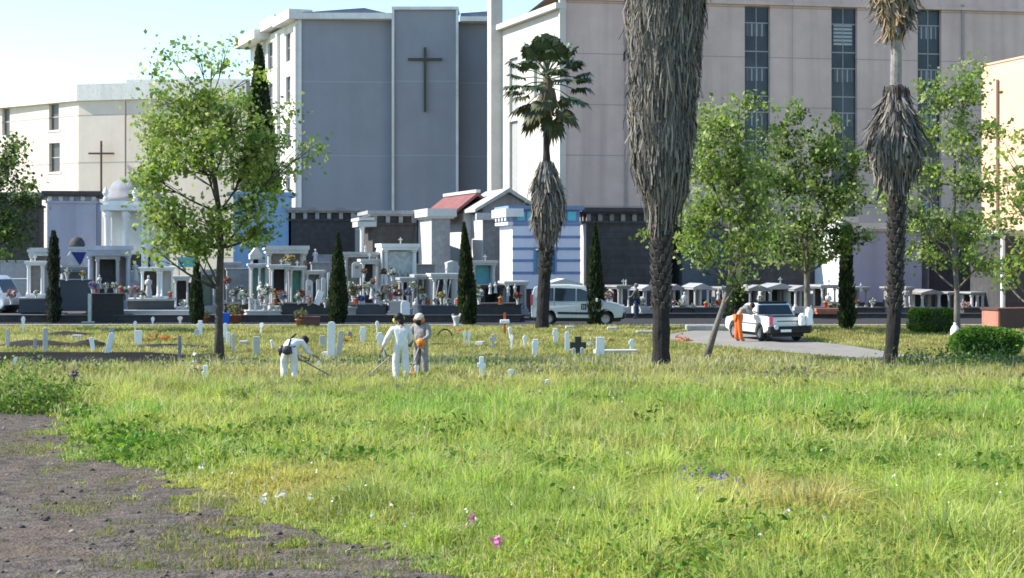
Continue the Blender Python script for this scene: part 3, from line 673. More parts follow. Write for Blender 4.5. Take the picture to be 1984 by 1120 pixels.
mb = MB(); mb.boxb(-1.0, .2, -.45, 3, Zp(440, 106), Zp(430, 106)); mb.boxb(-.9, .1, -.3, 5, Zp(428, 106), Zp(422, 106)); obj('porch_roof', mb, OLDWHITE, t)
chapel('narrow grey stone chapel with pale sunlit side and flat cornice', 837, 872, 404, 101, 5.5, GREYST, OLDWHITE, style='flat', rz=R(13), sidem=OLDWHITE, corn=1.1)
# red roofed chapel
x0, wd_ = frame(898, 948, 107, R(17)); h_ = Zp(413, 107)
t = thing('family_chapel', 'white walled chapel under a faded red sloping roof', 'chapel', (x0, 107, 0), R(17), 'family chapels in a row')
mb = MB(); mb.boxb(0, wd_, 0, 7, 0, h_); obj('wall', mb, WHITEP, t)
rh = Zp(378, 112) - h_
mb = MB(); mb.prism([(-.9, h_ - .05), (wd_ * .5, h_ + rh), (wd_ + .9, h_ - .05), (wd_ + .9, h_ - .25), (wd_ * .5, h_ + rh - .22), (-.9, h_ - .25)], -.4, 8); obj('roof', mb, mat('faded_red_roof', (.21, .08, .076), .8, var=.2, scale=2, streak=.3), t)
mb = MB(); mb.boxb(wd_ * .5 - .15, wd_ * .5 + .15, -.45, 8.05, h_ + rh - .02, h_ + rh + .18); mb.boxb(-1.0, -.7, -.42, 8, h_ - .32, h_ - .02); obj('ridge_trim', mb, OLDWHITE, t)
# gabled grey chapel
x0, wd_ = frame(936, 1032, 104, R(14)); h_ = Zp(405, 104); ap = Zp(364, 104)
t = thing('family_chapel', 'gabled grey stone chapel left of the blue striped one', 'chapel', (x0, 104, 0), R(14), 'family chapels in a row')
mb = MB(); mb.boxb(0, wd_, 0, 6, 0, h_); obj('wall', mb, GREYST, t)
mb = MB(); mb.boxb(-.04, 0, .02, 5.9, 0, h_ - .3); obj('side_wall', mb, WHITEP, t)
mb = MB(); mb.prism([(-.1, h_ + .003), (wd_ + .1, h_ + .003), (wd_ / 2, ap - .3)], .1, 5.9); obj('gable', mb, GREYST, t)
mb = MB(); mb.prism([(-.6, h_), (wd_ / 2, ap), (wd_ + .6, h_), (wd_ + .6, h_ - .2), (wd_ / 2, ap - .25), (-.6, h_ - .2)], -.4, 6.2); obj('roof', mb, mat('grey_roof_slab', (.42, .41, .38), .85, streak=.4), t)
mb = MB(); mb.boxb(-.5, wd_ + .2, -.35, -.02, h_ - .7, h_ - .25); obj('cornice', mb, OLDWHITE, t)
# blue striped chapel
x0, wd_ = frame(993, 1124, 96, R(11)); h_ = Zp(402, 96)
t = thing('family_chapel', 'white chapel with blue stripes and a turquoise windowed blue frieze', 'chapel', (x0, 96, 0), R(11), 'family chapels in a row')
BLUEP = mat('blue_paint', (.17, .24, .4), .7, var=.1)
zf = Zp(432, 96)
dep = 4.0
mb = MB(); P4 = wall_strip(mb, (0, 0), (wd_, 0), 0, zf, [(wd_ * .34, wd_ * .62, Zp(532, 96), Zp(481, 96))], .3); wall_strip(mb, (wd_, 0), (wd_, dep), 0, zf); wall_strip(mb, (0, dep), (0, 0), 0, zf); obj('wall', mb, mat('white_lavender_wall', (.66, .66, .74), .8, var=.04, streak=.15), t)
mb = MB()
for py in (434, 458, 481, 504, 528):
    z = Zp(py, 96)
    if py < 480: mb.boxb(-.012, wd_ + .012, -.03, .0, z - .11, z + .05)
    else: mb.boxb(-.012, wd_ * .34, -.03, .0, z - .11, z + .05); mb.boxb(wd_ * .62, wd_ + .012, -.03, .0, z - .11, z + .05)
obj('blue_stripes', mb, BLUEP, t)
mb = MB(); mb.boxb(wd_ * .34 - .12, wd_ * .34, -.06, .25, Zp(532, 96), Zp(480, 96)); mb.boxb(wd_ * .62, wd_ * .62 + .12, -.06, .25, Zp(532, 96), Zp(480, 96)); mb.boxb(wd_ * .34, wd_ * .62, -.06, .25, Zp(483, 96), Zp(478, 96)); obj('door_frame', mb, BLUEP, t)
mb = MB(); mb.boxb(wd_ * .34, wd_ * .62, .2, .29, .3, Zp(484, 96)); obj('door', mb, mat('turquoise_glass', (.1, .3, .4), .2), t)
mb = MB(); mb.boxb(.02, wd_ - .02, .02, dep - .02, zf + .003, Zp(406, 96)); obj('frieze', mb, BLUEP, t)
for i in range(6): mb = MB(); mb.boxb(.25 + i * (wd_ - .4) / 6, .25 + i * (wd_ - .4) / 6 + .5, -.03, .018, Zp(427, 96), Zp(410, 96)); obj('frieze_window', mb, mat('turquoise_pane', (.12, .5, .62), .25), t)
mb = MB(); mb.boxb(-.45, .6, -.3, dep + .3, Zp(420, 96), Zp(404, 96)); mb.boxb(-.3, .018, -.1, dep, Zp(436, 96), Zp(430, 96)); obj('side_cornice', mb, WHITEP, t)
mb = MB(); mb.boxb(-.3, wd_ + .2, -.25, dep + .2, Zp(406, 96) + .003, h_ + .1); obj('cornice', mb, BLUEP, t)
for i in range(4): mb = MB(); mb.boxb(-.38, -.31, .2 + i * 1.0, .5 + i * 1.0, Zp(428, 96), Zp(420, 96)); obj('dentil', mb, WHITEP, t)
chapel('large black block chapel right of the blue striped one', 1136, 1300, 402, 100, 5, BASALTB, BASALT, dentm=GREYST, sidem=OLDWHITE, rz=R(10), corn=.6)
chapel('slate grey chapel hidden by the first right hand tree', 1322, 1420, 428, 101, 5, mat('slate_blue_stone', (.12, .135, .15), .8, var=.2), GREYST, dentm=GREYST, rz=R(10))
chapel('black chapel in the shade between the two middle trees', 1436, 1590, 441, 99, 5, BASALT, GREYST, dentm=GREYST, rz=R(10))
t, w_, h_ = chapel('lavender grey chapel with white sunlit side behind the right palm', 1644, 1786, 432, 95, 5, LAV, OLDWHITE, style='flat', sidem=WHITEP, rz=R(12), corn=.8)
mb = MB(); mb.boxb(-.6, .4, -.5, 1.2, h_ + .003, h_ + .35); obj('corner_block', mb, OLDWHITE, t); mb = MB(); mb.boxb(w_ - .3, w_ + .5, -.4, 1, h_ + .003, h_ + .3); obj('corner_block', mb, OLDWHITE, t)
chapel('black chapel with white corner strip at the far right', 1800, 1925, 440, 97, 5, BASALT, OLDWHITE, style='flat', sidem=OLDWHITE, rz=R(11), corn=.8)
t, w_, h_ = chapel('dark porch chapel with thin white column under the orange wall', 1948, 2060, 446, 84, 4, BASALT, OLDWHITE, style='flat', rz=R(10), corn=.4)
mb = MB(); mb.lathe([(.16, 0), (.16, .2), (.11, .25), (.1, h_ - .5), (.16, h_ - .25)], (-.25, -.2, 0), 10); obj('column', mb, WHITEP, t)
# ================================================================== GRAVES ON THE TERRACE AND IN THE ROAD STRIP
RZM = R(12)
def place(pxl, pxr, yt, d, yb=None, zb=None, rz=RZM):
    x0, w_ = frame(pxl, pxr, d, rz)
    z0 = zb if zb is not None else (TZ - .1 if yb is None else Zp(yb, d))
    return x0, w_, z0, Zp(yt, d) - z0
def shrine(label, pxl, pxr, yt, d, m=MARBLE, roof='flat', ncol=2, panel=None, depth=1.4, zb=None, rz=RZM, group='columned grave shrines', base=.18, yb=None, rh=None, rm=None, ov=.1):
    x0, w_, z0, h = place(pxl, pxr, yt, d, yb, zb, rz)
    t = thing('grave_shrine', label, 'shrine', (x0, d, z0), rz, group)
    hb = min(.6, h * base); rh = rh or (h * .2 if roof == 'ped' else min(.3, h * .12)); zr = h - rh
    mb = MB(); mb.boxb(-.05, w_ + .05, -.05, depth, 0, hb); obj('base', mb, m, t)
    mb = MB(); mb.boxb(.04, w_ - .04, depth - .15, depth - .02, hb + .002, zr - .002); obj('back_panel', mb, panel or m, t)
    r = min(.12, w_ * .07)
    for i in range(ncol):
        xx = r * 1.4 + i * (w_ - r * 2.8) / max(1, ncol - 1)
        mb = MB(); mb.lathe([(r * 1.4, hb), (r * 1.4, hb + .08), (r, hb + .12), (r * .85, zr - .14), (r * 1.35, zr - .08), (r * 1.35, zr - .002)], (xx, r * 1.6, 0), 10); obj('column', mb, m, t)
    for xx in (r * 1.4, w_ - r * 1.4):
        mb = MB(); mb.boxb(xx - r, xx + r, depth - .5, depth - .16, hb + .003, zr - .003); obj('pier', mb, m, t)
    mb = MB()
    if roof == 'ped':
        mb.boxb(-ov, w_ + ov, -ov, depth + ov, zr, zr + rh * .3)
        mb.prism([(-ov * 1.3, zr + rh * .3 + .002), (w_ + ov * 1.3, zr + rh * .3 + .002), (w_ / 2, h)], -ov, depth + ov)
    elif roof == 'arch':
        mb.boxb(-ov, w_ + ov, -ov, depth + ov, zr + rh * .6, h); mb.boxb(0, w_, 0, depth, zr, zr + rh * .598)
        n = 8; pl = [(0, zr)] + [(w_ * .5 - math.cos(PI * k / n) * w_ * .38, zr - .3 + math.sin(PI * k / n) * .3) for k in range(n + 1)] + [(w_, zr), (w_, zr + .001), (0, zr + .001)]
    else:
        mb.boxb(-ov, w_ + ov, -ov, depth + ov, zr + rh * .45, h); mb.boxb(-ov * .3, w_ + ov * .3, -ov * .3, depth + ov * .3, zr, zr + rh * .448)
    obj('roof', mb, rm or m, t)
    return t, w_, h
def box_tomb(label, pxl, pxr, yt, d, m, cap=None, depth=1.8, yb=None, zb=None, rz=RZM, capt=.07, group='box tombs'):
    x0, w_, z0, h = place(pxl, pxr, yt, d, yb, zb, rz)
    t = thing('box_tomb', label, 'tomb', (x0, d, z0), rz, group)
    mb = MB(); mb.boxb(0, w_, 0, depth, .12, h - capt - .002); mb.boxb(-.06, w_ + .06, -.06, depth + .06, 0, .118); obj('body', mb, m, t)
    mb = MB(); mb.boxb(-.06, w_ + .06, -.06, depth + .06, h - capt, h); obj('lid', mb, cap or m, t)
    return t
def stele_mesh(w_, h, th=.1, top='round'):
    mb = MB()
    if top == 'round':
        r = w_ / 2; pl = [(-r, 0), (r, 0), (r, h - r * .8)] + [(r * math.cos(PI * k / 8), h - r * .8 + r * .8 * math.sin(PI * k / 8)) for k in range(1, 8)] + [(-r, h - r * .8)]
    elif top == 'gable': pl = [(-w_ / 2, 0), (w_ / 2, 0), (w_ / 2, h * .85), (0, h), (-w_ / 2, h * .85)]
    else: pl = [(-w_ / 2, 0), (w_ / 2, 0), (w_ / 2, h), (-w_ / 2, h)]
    mb.prism(pl, -th / 2, th / 2); return mb
def headstone(label, pxl, pxr, yt, d, m=MARBLE, yb=None, zb=None, top='round', lean=0, th=.12, plaque=True, rz=RZM, group='headstones'):
    x0, w_, z0, h = place(pxl, pxr, yt, d, yb, zb, rz)
    xc = (X(pxl, d) + X(pxr, d)) / 2
    t = thing('headstone', label, 'headstone', (xc, d, z0), rz, group); t.rotation_euler.y = lean
    obj('slab', stele_mesh(w_, h, th, top), m, t)
    if plaque:
        mb = MB(); mb.boxb(-w_ * .2, w_ * .2, -th / 2 - .015, -th / 2 - .001, h * .55, h * .75); obj('plaque', mb, GREYST, t)
    return t
def statue(label, px, yt, d, yb, m=MARBLE, rz=0, kind='statue'):
    z0 = Zp(yb, d); h = Zp(yt, d) - z0
    t = thing('grave_statue', label, kind, (X(px, d), d, z0), rz, 'small grave statues'); s = h
    mb = MB(); mb.lathe([(.17 * s, 0), (.17 * s, .08 * s), (.14 * s, .1 * s), (.15 * s, .2 * s), (.1 * s, .5 * s), (.12 * s, .7 * s), (.11 * s, .78 * s), (.04 * s, .83 * s), (.035 * s, .85 * s)], n=10)
    mb.ball((0, -.01 * s, .91 * s), (.06 * s, .065 * s, .085 * s), 8, 6)
    mb.tube([(-.12 * s, 0, .76 * s), (-.13 * s, -.08 * s, .6 * s), (-.03 * s, -.14 * s, .62 * s)], [.035 * s, .03 * s, .02 * s], 6); mb.tube([(.12 * s, 0, .76 * s), (.13 * s, -.08 * s, .6 * s), (.03 * s, -.14 * s, .64 * s)], [.035 * s, .03 * s, .02 * s], 6)
    obj('figure', mb, m, t, smooth=True); return t
PALS = {'white': [(.62, .62, .58), (.5, .5, .44), (.4, .4, .36)], 'red': [(.36, .07, .06), (.24, .06, .06), (.3, .2, .18)], 'pink': [(.5, .28, .3), (.55, .42, .42), (.4, .22, .24)], 'yellow': [(.5, .36, .1), (.42, .3, .12)], 'orange': [(.5, .24, .09), (.4, .2, .1)], 'purple': [(.22, .18, .34), (.36, .32, .44)], 'blue': [(.06, .12, .5), (.1, .2, .6)], 'dried brown': [(.3, .2, .1), (.25, .15, .1)]}
def bouquet(label, px, yt, yb, d, colr, vase=MARBLE, wide=1.0, cat='flowers'):
    z0 = Zp(yb, d); h = Zp(yt, d) - z0
    t = thing('flower_vase', label, cat, (X(px, d), d, z0), 0, 'flower vases on the graves')
    hv = h * .45; r = hv * .35
    mb = MB(); mb.lathe([(r * .7, 0), (r * .75, .05 * hv), (r * .4, .2 * hv), (r * .8, .6 * hv), (r * .75, .8 * hv), (r, hv)], n=10); obj('vase', mb, vase, t, smooth=True)
    n = 70; q = unit(rng.normal(size=(n, 3))) * (.45 + .6 * rng.random((n, 1))) ** .7; hb = h - hv * .9
    P = q * np.array([hb * .55 * wide, hb * .5 * wide, hb * .5]) + np.array([0, 0, hv * .9 + hb * .5])
    cc = colmix(n, PALS[colr], .15); gr = rng.random(n) < .3; cc[gr] = colmix(gr.sum(), [(.06, .12, .03)], .2)
    leafcloud('flowers', P, h * (.16 + .14 * rng.random(n)), cc, PETAL, t, aspect=.9)
    return t
def crossmark(label, px, yt, yb, m=WHITE, armf=.5, thf=.2, d=None, rz=0, lean=0, arm_at=.68, name='grave_cross', cat='grave cross', group='white grave crosses in the lawn'):
    b = G(px, yb) if d is None else Vector((X(px, d), d, Zp(yb, d)))
    s_ = b.y / F; h = (yb - yt) * s_
    t = thing(name, label, cat, (b.x, b.y, b.z), rz, group); t.rotation_euler.y = lean
    th = h * thf; ar = h * armf; a = h * arm_at
    mb = MB(); mb.boxb(-th / 2, th / 2, -th * .35, th * .35, -.12, h)
    obj('upright', mb, m, t, bevel=.01)
    mb = MB(); mb.boxb(-ar / 2, ar / 2, -th * .36, th * .36, a - th / 2, a + th / 2); obj('crossbar', mb, m, t, bevel=.01)
    return t
# ---- left stretch
box_tomb('big brown black granite tomb standing against the road at the left', 179, 239, 569, 78, BROWNG, BROWNG, yb=625, depth=1.0)
mb = MB(); mb.boxb(X(173, 77.9) - .03, X(178, 77.9) - .0, -.05, .05, 0, 1.35); mb.boxb(X(160, 77.9), X(184, 77.9), -.1, .1, -.03, .03)
o = obj('marble_post', mb, OLDWHITE, None, (0, 77.8, .03)); tag(o, 'thin pale post beside the big brown black tomb', 'post')
shrine('slim white shrine with tall narrow opening on a dark plinth', 51, 84, 506, 84, WHITEP, 'flat', 2, panel=GREYST, zb=Zp(577, 84), base=.1)
box_tomb('dark blue grey plinth under the slim white shrine', 37, 88, 577, 83.5, GRANITE, MARBLE2, depth=2.4, zb=0.3)
shrine('broad double slab shrine behind the slim white one', 56, 108, 480, 90, OLDWHITE, 'flat', 2, panel=GREYST, rh=.45)
box_tomb('dark blue granite vault with steps beside the scruffy thin cypress', 116, 176, 542, 82, GRANITE, GRANITE, depth=2.0, zb=.4)
shrine('grey blue low shrine above the dark blue granite vault', 118, 172, 517, 88, mat('bluish_stone', (.2, .22, .26), .7), 'flat', 2, depth=1.2)
# blue and white tent-like gable
x0, w_, z0, h = place(122, 166, 487, 91, None)
t = thing('gabled_tomb', 'small white tomb with a navy blue gable and black dome', 'tomb', (x0, 91, z0), R(20))
hw = Zp(515, 91) - z0; mb = MB(); mb.boxb(0, w_, 0, 1.6, 0, hw); obj('body', mb, MARBLE2, t)
mb = MB(); mb.add([(-.1, -.1, hw), (w_ * .32, -.1, h), (w_ * .75, -.1, hw), (-.1, .1, hw), (w_ * .32, .1, h), (w_ * .75, .1, hw)], [(0, 1, 2), (5, 4, 3), (0, 3, 4, 1), (1, 4, 5, 2), (0, 2, 5, 3)]); obj('gable', mb, MARBLE, t)
mb = MB(); mb.add([(w_ * .33, .12, h - .03), (w_ * 1.05, .12, h - .05), (w_ * .76, -.05, hw), (w_ * .33, 1.4, h - .03), (w_ * 1.05, 1.4, h - .05), (w_ * .76, 1.5, hw)], [(0, 1, 2), (5, 4, 3), (0, 3, 4, 1), (1, 4, 5, 2), (0, 2, 5, 3)]); obj('roof', mb, mat('navy_paint', (.02, .025, .14), .6), t)
t2 = shrine('pale small shrine with a black rounded dome left of the grey arch', 136, 160, 478, 93, MARBLE, 'flat', 2)[0]
mb = MB(); mb.lathe([(.46, 0), (.46, .08), (.4, .3), (.25, .5), (.03, .58)], (.35, .5, Zp(478, 93) - TZ + .1), 14); obj('dome', mb, BASALT, t2, smooth=True)
shrine('large bluish grey arch monument with an inner frame', 168, 254, 476, 85, mat('blue_grey_marble', (.42, .44, .5), .5, streak=.4), 'arch', 2, panel=GREYST, rh=.55, depth=1.6)
shrine('inner grey stone frame inside the large bluish arch monument', 184, 232, 491, 84.6, MARBLE2, 'arch', 2, panel=BASALT, rh=.3, depth=1.0)
statue('white kneeling figure at the right of the bluish arch', 262, 505, 86, 545, MARBLE); statue('small white figure behind the brown black tomb', 193, 532, 84, 560)
shrine('white four square shrine with an open dark niche', 272, 310, 518, 80.5, WHITEP, 'flat', 2, panel=BASALT, zb=Zp(579, 80.5), base=.08, depth=1.2)
shrine('solid white side shrine right of the dark niche', 311, 336, 517, 81, WHITEP, 'flat', 2, zb=Zp(579, 81), base=.08, depth=1.2)
box_tomb('long dark grey plinth with white edge under the niche shrine', 247, 338, 579, 80, mat('dark_grey_granite', (.085, .088, .09), .5), MARBLE, zb=Zp(604, 80), depth=2.0, capt=.1)
mb = MB(); mb.boxb(X(236, 79.5), X(368, 79.5), -.15, .6, 0, .17); o = obj('marble_kerb', mb, OLDWHITE, None, (0, 79.4, TZ + .07)); tag(o, 'long pale marble kerb in front of the dark grey plinth', 'kerb')
statue('white statue standing in the dark niche', 288, 533, 80, 577); 
for i, (px, c, yt, yb, lb) in enumerate([(205, 'white', 548, 568, 'white flowers at the middle of the big brown black tomb'), (222, 'white', 546, 568, 'dense white flowers near the tomb right corner'), (247, 'white', 555, 580, 'tall white flowers left end of the dark grey plinth'), (262, 'pink', 553, 580, 'pale pink flowers left of the niche shrine'), (180, 'purple', 545, 572, 'purple flowers on the left corner of the brown black tomb'), (276, 'white', 562, 580, 'small white flowers at the niche foot'), (354, 'white', 580, 604, 'round white flowers by the thin columns'), (22, 'pink', 560, 590, 'pink flowers right behind the white van nose')]):
    bouquet(lb, px, yt, yb, 79.2 if px < 240 and px > 100 else 80, c)
t = thing('awning', 'square teal canopy above the thin white columns', 'canopy', (X(345, 87), 87, Zp(525, 87)), R(8))
mb = MB(); mb.boxb(0, .85, 0, .9, .25, .72); mb.boxb(-.05, .9, -.05, .95, .2, .247); obj('cover', mb, mat('teal_paint', (.13, .42, .42), .6), t)
for xx in (.05, .8):
    mb = MB(); mb.tube([(xx, .05, -1.9), (xx, .05, .2)], .035, 6); obj('pole', mb, MARBLE2, t)
shrine('tall open shrine of thin white columns beside the trunk like cypress', 338, 366, 535, 84, MARBLE, 'flat', 2, panel=BASALT)
GREENGL = glassmat('green_glass', (.12, .2, .17), .15)
shrine('glazed green grey shrine right behind the foreground tree trunk', 386, 418, 522, 84, MARBLE2, 'flat', 2, panel=GREENGL)
shrine('low glazed shrine just right of the foreground tree trunk', 428, 466, 508, 90, MARBLE2, 'flat', 3, panel=GREENGL)
box_tomb('dark granite tomb between tree trunk and white spool grave', 436, 486, 588, 81, BASALT, GRANITE)
# ---- centre left cluster
shrine('wide white slab roofed shrine highest in its cluster', 516, 596, 476, 88.5, OLDWHITE, 'flat', 3, panel=GREYST, rh=.42, depth=1.8)
shrine('leaning white canopy shrine left of the widest slab roof', 488, 505, 478, 90, OLDWHITE, 'ped', 2, panel=BASALT)
shrine('low white slab shrine with black opening and thick left pillar', 524, 560, 513, 82, MARBLE, 'flat', 2, panel=BLACK, rh=.22)
shrine('white slab shrine with green glass back', 562, 591, 516, 82.5, MARBLE, 'flat', 2, panel=mat('sea_green_glass', (.08, .3, .24), .2), rh=.2)
shrine('smaller white slab shrine at the right of the green glass one', 592, 627, 524, 83, MARBLE, 'flat', 2, panel=MARBLE2, rh=.2)
shrine('pale shrine with teal glass left of the black opening', 484, 522, 511, 84, MARBLE, 'flat', 3, panel=mat('teal_glass', (.1, .26, .26), .2), rh=.2)
box_tomb('long black grey tomb base under the slab shrines', 546, 640, 588, 80, mat('black_grey_granite', (.05, .052, .054), .5), BASALT, depth=2.0)
headstone('pale oval topped headstone left of three thin steles', 593, 606, 542, 80.6, OLDWHITE, yb=588)
headstone('first thin white stele left of the thick cypress', 613, 619, 541, 81, MARBLE, yb=586, plaque=False); headstone('middle thin white stele left of the thick cypress', 623, 631, 538, 81.2, MARBLE, yb=588, plaque=False); headstone('tallest thin white stele nearest the thick cypress', 634, 641, 528, 81.4, MARBLE, yb=588, plaque=False)
headstone('bright white tablet leaning to the right on the black grey tomb', 607, 619, 562, 80.2, WHITE, yb=590, lean=.35, plaque=False, top='flat')
t = box_tomb('low white marble grave slab carrying five short pillars', 478, 544, 602, 79.4, OLDWHITE, MARBLE, yb=614, depth=1.5)
for px, yt in ((486, 577), (496, 580), (514, 592), (526, 588), (538, 594)):
    mb = MB(); zz = Zp(yt, 79.6) - Zp(614, 79.4); mb.lathe([(.1, .28), (.1, .32), (.06, .36), (.06, zz - .1), (.11, zz - .05), (.11, zz)], (X(px, 79.6) - X(478, 79.4), .35, 0), 10); obj('pillar', mb, OLDWHITE, t)
bouquet('bright pink flowers on the low white pillar grave', 506, 572, 592, 79.6, 'pink'); bouquet('pale white flowers crowning the low white pillar grave', 490, 570, 582, 79.8, 'white')
bouquet('yellow flowers high under the widest slab roof', 561, 493, 517, 87.5, 'yellow', wide=1.4); bouquet('dark red flowers under the slab roof right end', 592, 505, 521, 87.5, 'red')
statue('white praying figure above the smallest slab shrine', 611, 482, 89, 515)
bouquet('red flowers left of the green glass', 545, 562, 588, 80.2, 'red'); bouquet('lilac and white flowers at the black opening', 548, 566, 590, 80, 'purple', wide=1.3); bouquet('red roses below the green glass shrine', 583, 560, 588, 80.1, 'red'); bouquet('white lilies below the green glass shrine', 578, 568, 590, 80, 'white'); bouquet('purple flowers beside the foreground trunk graves', 463, 552, 580, 81, 'purple'); bouquet('red flowers beside the foreground trunk graves', 440, 535, 560, 82, 'red'); bouquet('white flowers left of the thick pillar', 514, 552, 588, 80.4, 'white'); bouquet('white flowers on the dark tomb beside the trunk', 472, 562, 590, 80.6, 'white')
statue('white small angel right of the foreground trunk', 505, 545, 81, 588)
# ---- centre cluster right of the thick cypress
shrine('grey shrine with white slab roof and relief right of the thick cypress', 665, 731, 488, 86, MARBLE2, 'flat', 2, panel=mat('relief_stone', (.36, .36, .34), .8, var=.4, scale=6), rh=.28)
headstone('pale carved relief slab under the white roof', 682, 700, 507, 85.4, MARBLE, yb=538); shrine('lower white roofed shrine beside the carved relief slab', 702, 732, 502, 84.5, MARBLE, 'flat', 2, panel=BASALT, rh=.25)
statue('white reclining figure on the relief shrine roof', 708, 474, 86.2, 490)
t, w_, h_ = shrine('large white pedimented tomb with draped carved front panel', 742, 810, 472, 86, WHITEP, 'flat', 2, panel=MARBLE2, rh=.34, depth=2.4)
mb = MB(); mb.boxb(.15, w_ - .15, .3, .4, .5, h_ - .4); obj('front_panel', mb, mat('drape_panel', (.48, .5, .47), .8, var=.25, scale=4), t)
mb = MB(); mb.boxb(-.08, .0, 0, 2.3, .3, h_ - .36); obj('side_wall', mb, WHITEP, t)
mb = MB()
for i in range(5): mb.tube([(.25 + i * (w_ - .5) / 5, .26, h_ * .62 - .1 * (i % 2)), (.25 + (i + .5) * (w_ - .5) / 5, .22, h_ * .55 - .1), (.25 + (i + 1) * (w_ - .5) / 5, .26, h_ * .62 - .1 * ((i + 1) % 2))], .07, 6)
obj('drapery', mb, MARBLE, t)
shrine('greenish glazed shrine below the pedimented tomb', 778, 804, 538, 82, MARBLE2, 'flat', 3, panel=BLACK); shrine('glazed shrine with brown flowers right of the greenish one', 806, 834, 532, 82.5, MARBLE2, 'flat', 3, panel=GREENGL)
shrine('white slab roofed shrine with slanting rods left of the tall cypress', 838, 890, 530, 81.5, MARBLE, 'flat', 3, panel=BASALT, rh=.28)
headstone('small white house shaped tomb above the slanting rods', 864, 888, 505, 86, MARBLE, yb=530, top='gable', th=.9, plaque=False)
shrine('grey framed tomb with a turquoise window right of the tall cypress', 914, 962, 505, 92, OLDWHITE, 'flat', 2, panel=mat('turquoise_window', (.12, .4, .45), .2), depth=.8, rh=.25)
box_tomb('dark navy tomb base right of the thick cypress', 682, 748, 590, 79.8, GRANITE, GRANITE); box_tomb('grey slanted tomb block touching the thick cypress', 668, 690, 595, 79.5, GREYST, GREYST, yb=624); box_tomb('dark navy tomb base left of the tall cypress', 816, 892, 592, 79.6, GRANITE, GRANITE, yb=624); box_tomb('black tomb base right of the tall cypress', 918, 1010, 588, 80, BASALT, BASALT, yb=624); box_tomb('low pale marble tomb in front of the pedimented tomb', 755, 782, 583, 79.8, MARBLE2, MARBLE, yb=608)
headstone('bright white round topped headstone behind the standing worker', 777, 794, 582, 79.4, WHITE, yb=612, plaque=False); statue('white bowed figure right of the bright headstone', 805, 578, 79.5, 612); statue('white figure above the navy tomb', 722, 540, 81, 580)
C_ = [(680, 'white', 545, 570, 'white flowers low by the thick cypress'), (684, 'dried brown', 556, 585, 'brown dried flowers by the thick cypress'), (700, 'blue', 572, 592, 'cobalt blue flowers on the navy tomb'), (712, 'white', 545, 572, 'white flowers below the lower white roofed shrine'), (722, 'red', 540, 560, 'red flowers below the lower white roofed shrine'), (735, 'white', 555, 590, 'white flowers at the right end of the navy tomb'), (748, 'pink', 550, 585, 'pink and white flowers below the pedimented tomb'), (760, 'white', 520, 545, 'white flowers on the ledge of the pedimented tomb'), (770, 'red', 560, 585, 'red flowers above the low pale tomb'), (790, 'purple', 558, 583, 'purple flowers above the bright headstone'), (815, 'dried brown', 556, 580, 'brown yellow flowers in the glazed shrine'), (822, 'white', 570, 592, 'white flowers left end of the second navy tomb'), (845, 'white', 576, 593, 'tiny white flowers under the slanting rods'), (868, 'white', 578, 594, 'white flowers beside the tall cypress foot'), (738, 'orange', 570, 592, 'orange flowers above the navy tomb corner'), (1060, 'white', 545, 570, 'white flowers behind the parked van roof'), (668, 'yellow', 580, 596, 'yellow flowers on the grey slanted block')]
for px, c, yt, yb, lb in C_: bouquet(lb, px, yt, yb, 80 if px < 1000 else 84, c)
# ---- dark tombs with white finials right of the tall cypress
shrine('black shrine with white globe finials by the tall cypress', 934, 975, 552, 82, BASALT, 'flat', 2, panel=BLACK, rm=BASALT)
shrine('black shrine with curled white volutes left of the parked van', 980, 1022, 545, 82, MARBLE2, 'flat', 2, panel=BASALT, rm=OLDWHITE)
for px, yt in ((950, 548), (960, 546), (985, 552), (998, 550)): statue('white small bust on the black shrines left of the van', px, yt, 81.5, yt + 22, MARBLE)
shrine('white roofed grave shrine showing just above the van roof', 1062, 1125, 540, 86, OLDWHITE, 'ped', 2, panel=GREYST, zb=0)
# ---- right row of small shrines
ROW = [(1197, 1221, 553, 'flat', 'first white shrine right of the narrow cypress'), (1246, 1268, 552, 'ped', 'white shrine just left of the large palm trunk'), (1296, 1324, 551, 'ped', 'white shrine just right of the large palm trunk'), (1345, 1376, 549, 'ped', 'white shrine left of the leaning tree trunk'), (1540, 1572, 553, 'ped', 'white shrine above the right end of the pickup'), (1490, 1536, 549, 'ped', 'broadest white pedimented shrine above the pickup roof'), (1452, 1486, 552, 'ped', 'dark grey pedimented shrine left of the broadest one'), (1592, 1622, 552, 'flat', 'white flat topped shrine right of the slim tree trunk'), (1786, 1826, 561, 'ped', 'clean white pedimented shrine above the box hedge'), (1882, 1922, 566, 'flat', 'shrine of four white columns right of the slim tree'), (1934, 1972, 566, 'ped', 'white gabled shrine above the terracotta trough'), (1838, 1866, 566, 'flat', 'grey shrine behind the slim right hand tree'), (1738, 1770, 556, 'flat', 'dark shrine right of the right palm trunk'), (1400, 1430, 556, 'flat', 'shaded shrine behind the leaning tree trunk'), (1650, 1684, 556, 'flat', 'dark glazed shrine behind the ivy covered trunk')]
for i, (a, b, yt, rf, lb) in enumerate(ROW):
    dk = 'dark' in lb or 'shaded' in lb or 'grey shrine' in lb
    shrine(lb, a, b, yt, 86 + (i % 3) * .4, (GREYST if dk else OLDWHITE), rf, 2 if 'four' not in lb else 4, panel=BASALT, depth=1.5, zb=.1, rm=(GREYST if dk or i % 2 == 0 else MARBLE2), rz=R(18), group='small white shrines in a row', base=.25)  # roofs greyed to dull their sunlit tops; shaded shrine has shade in its stone
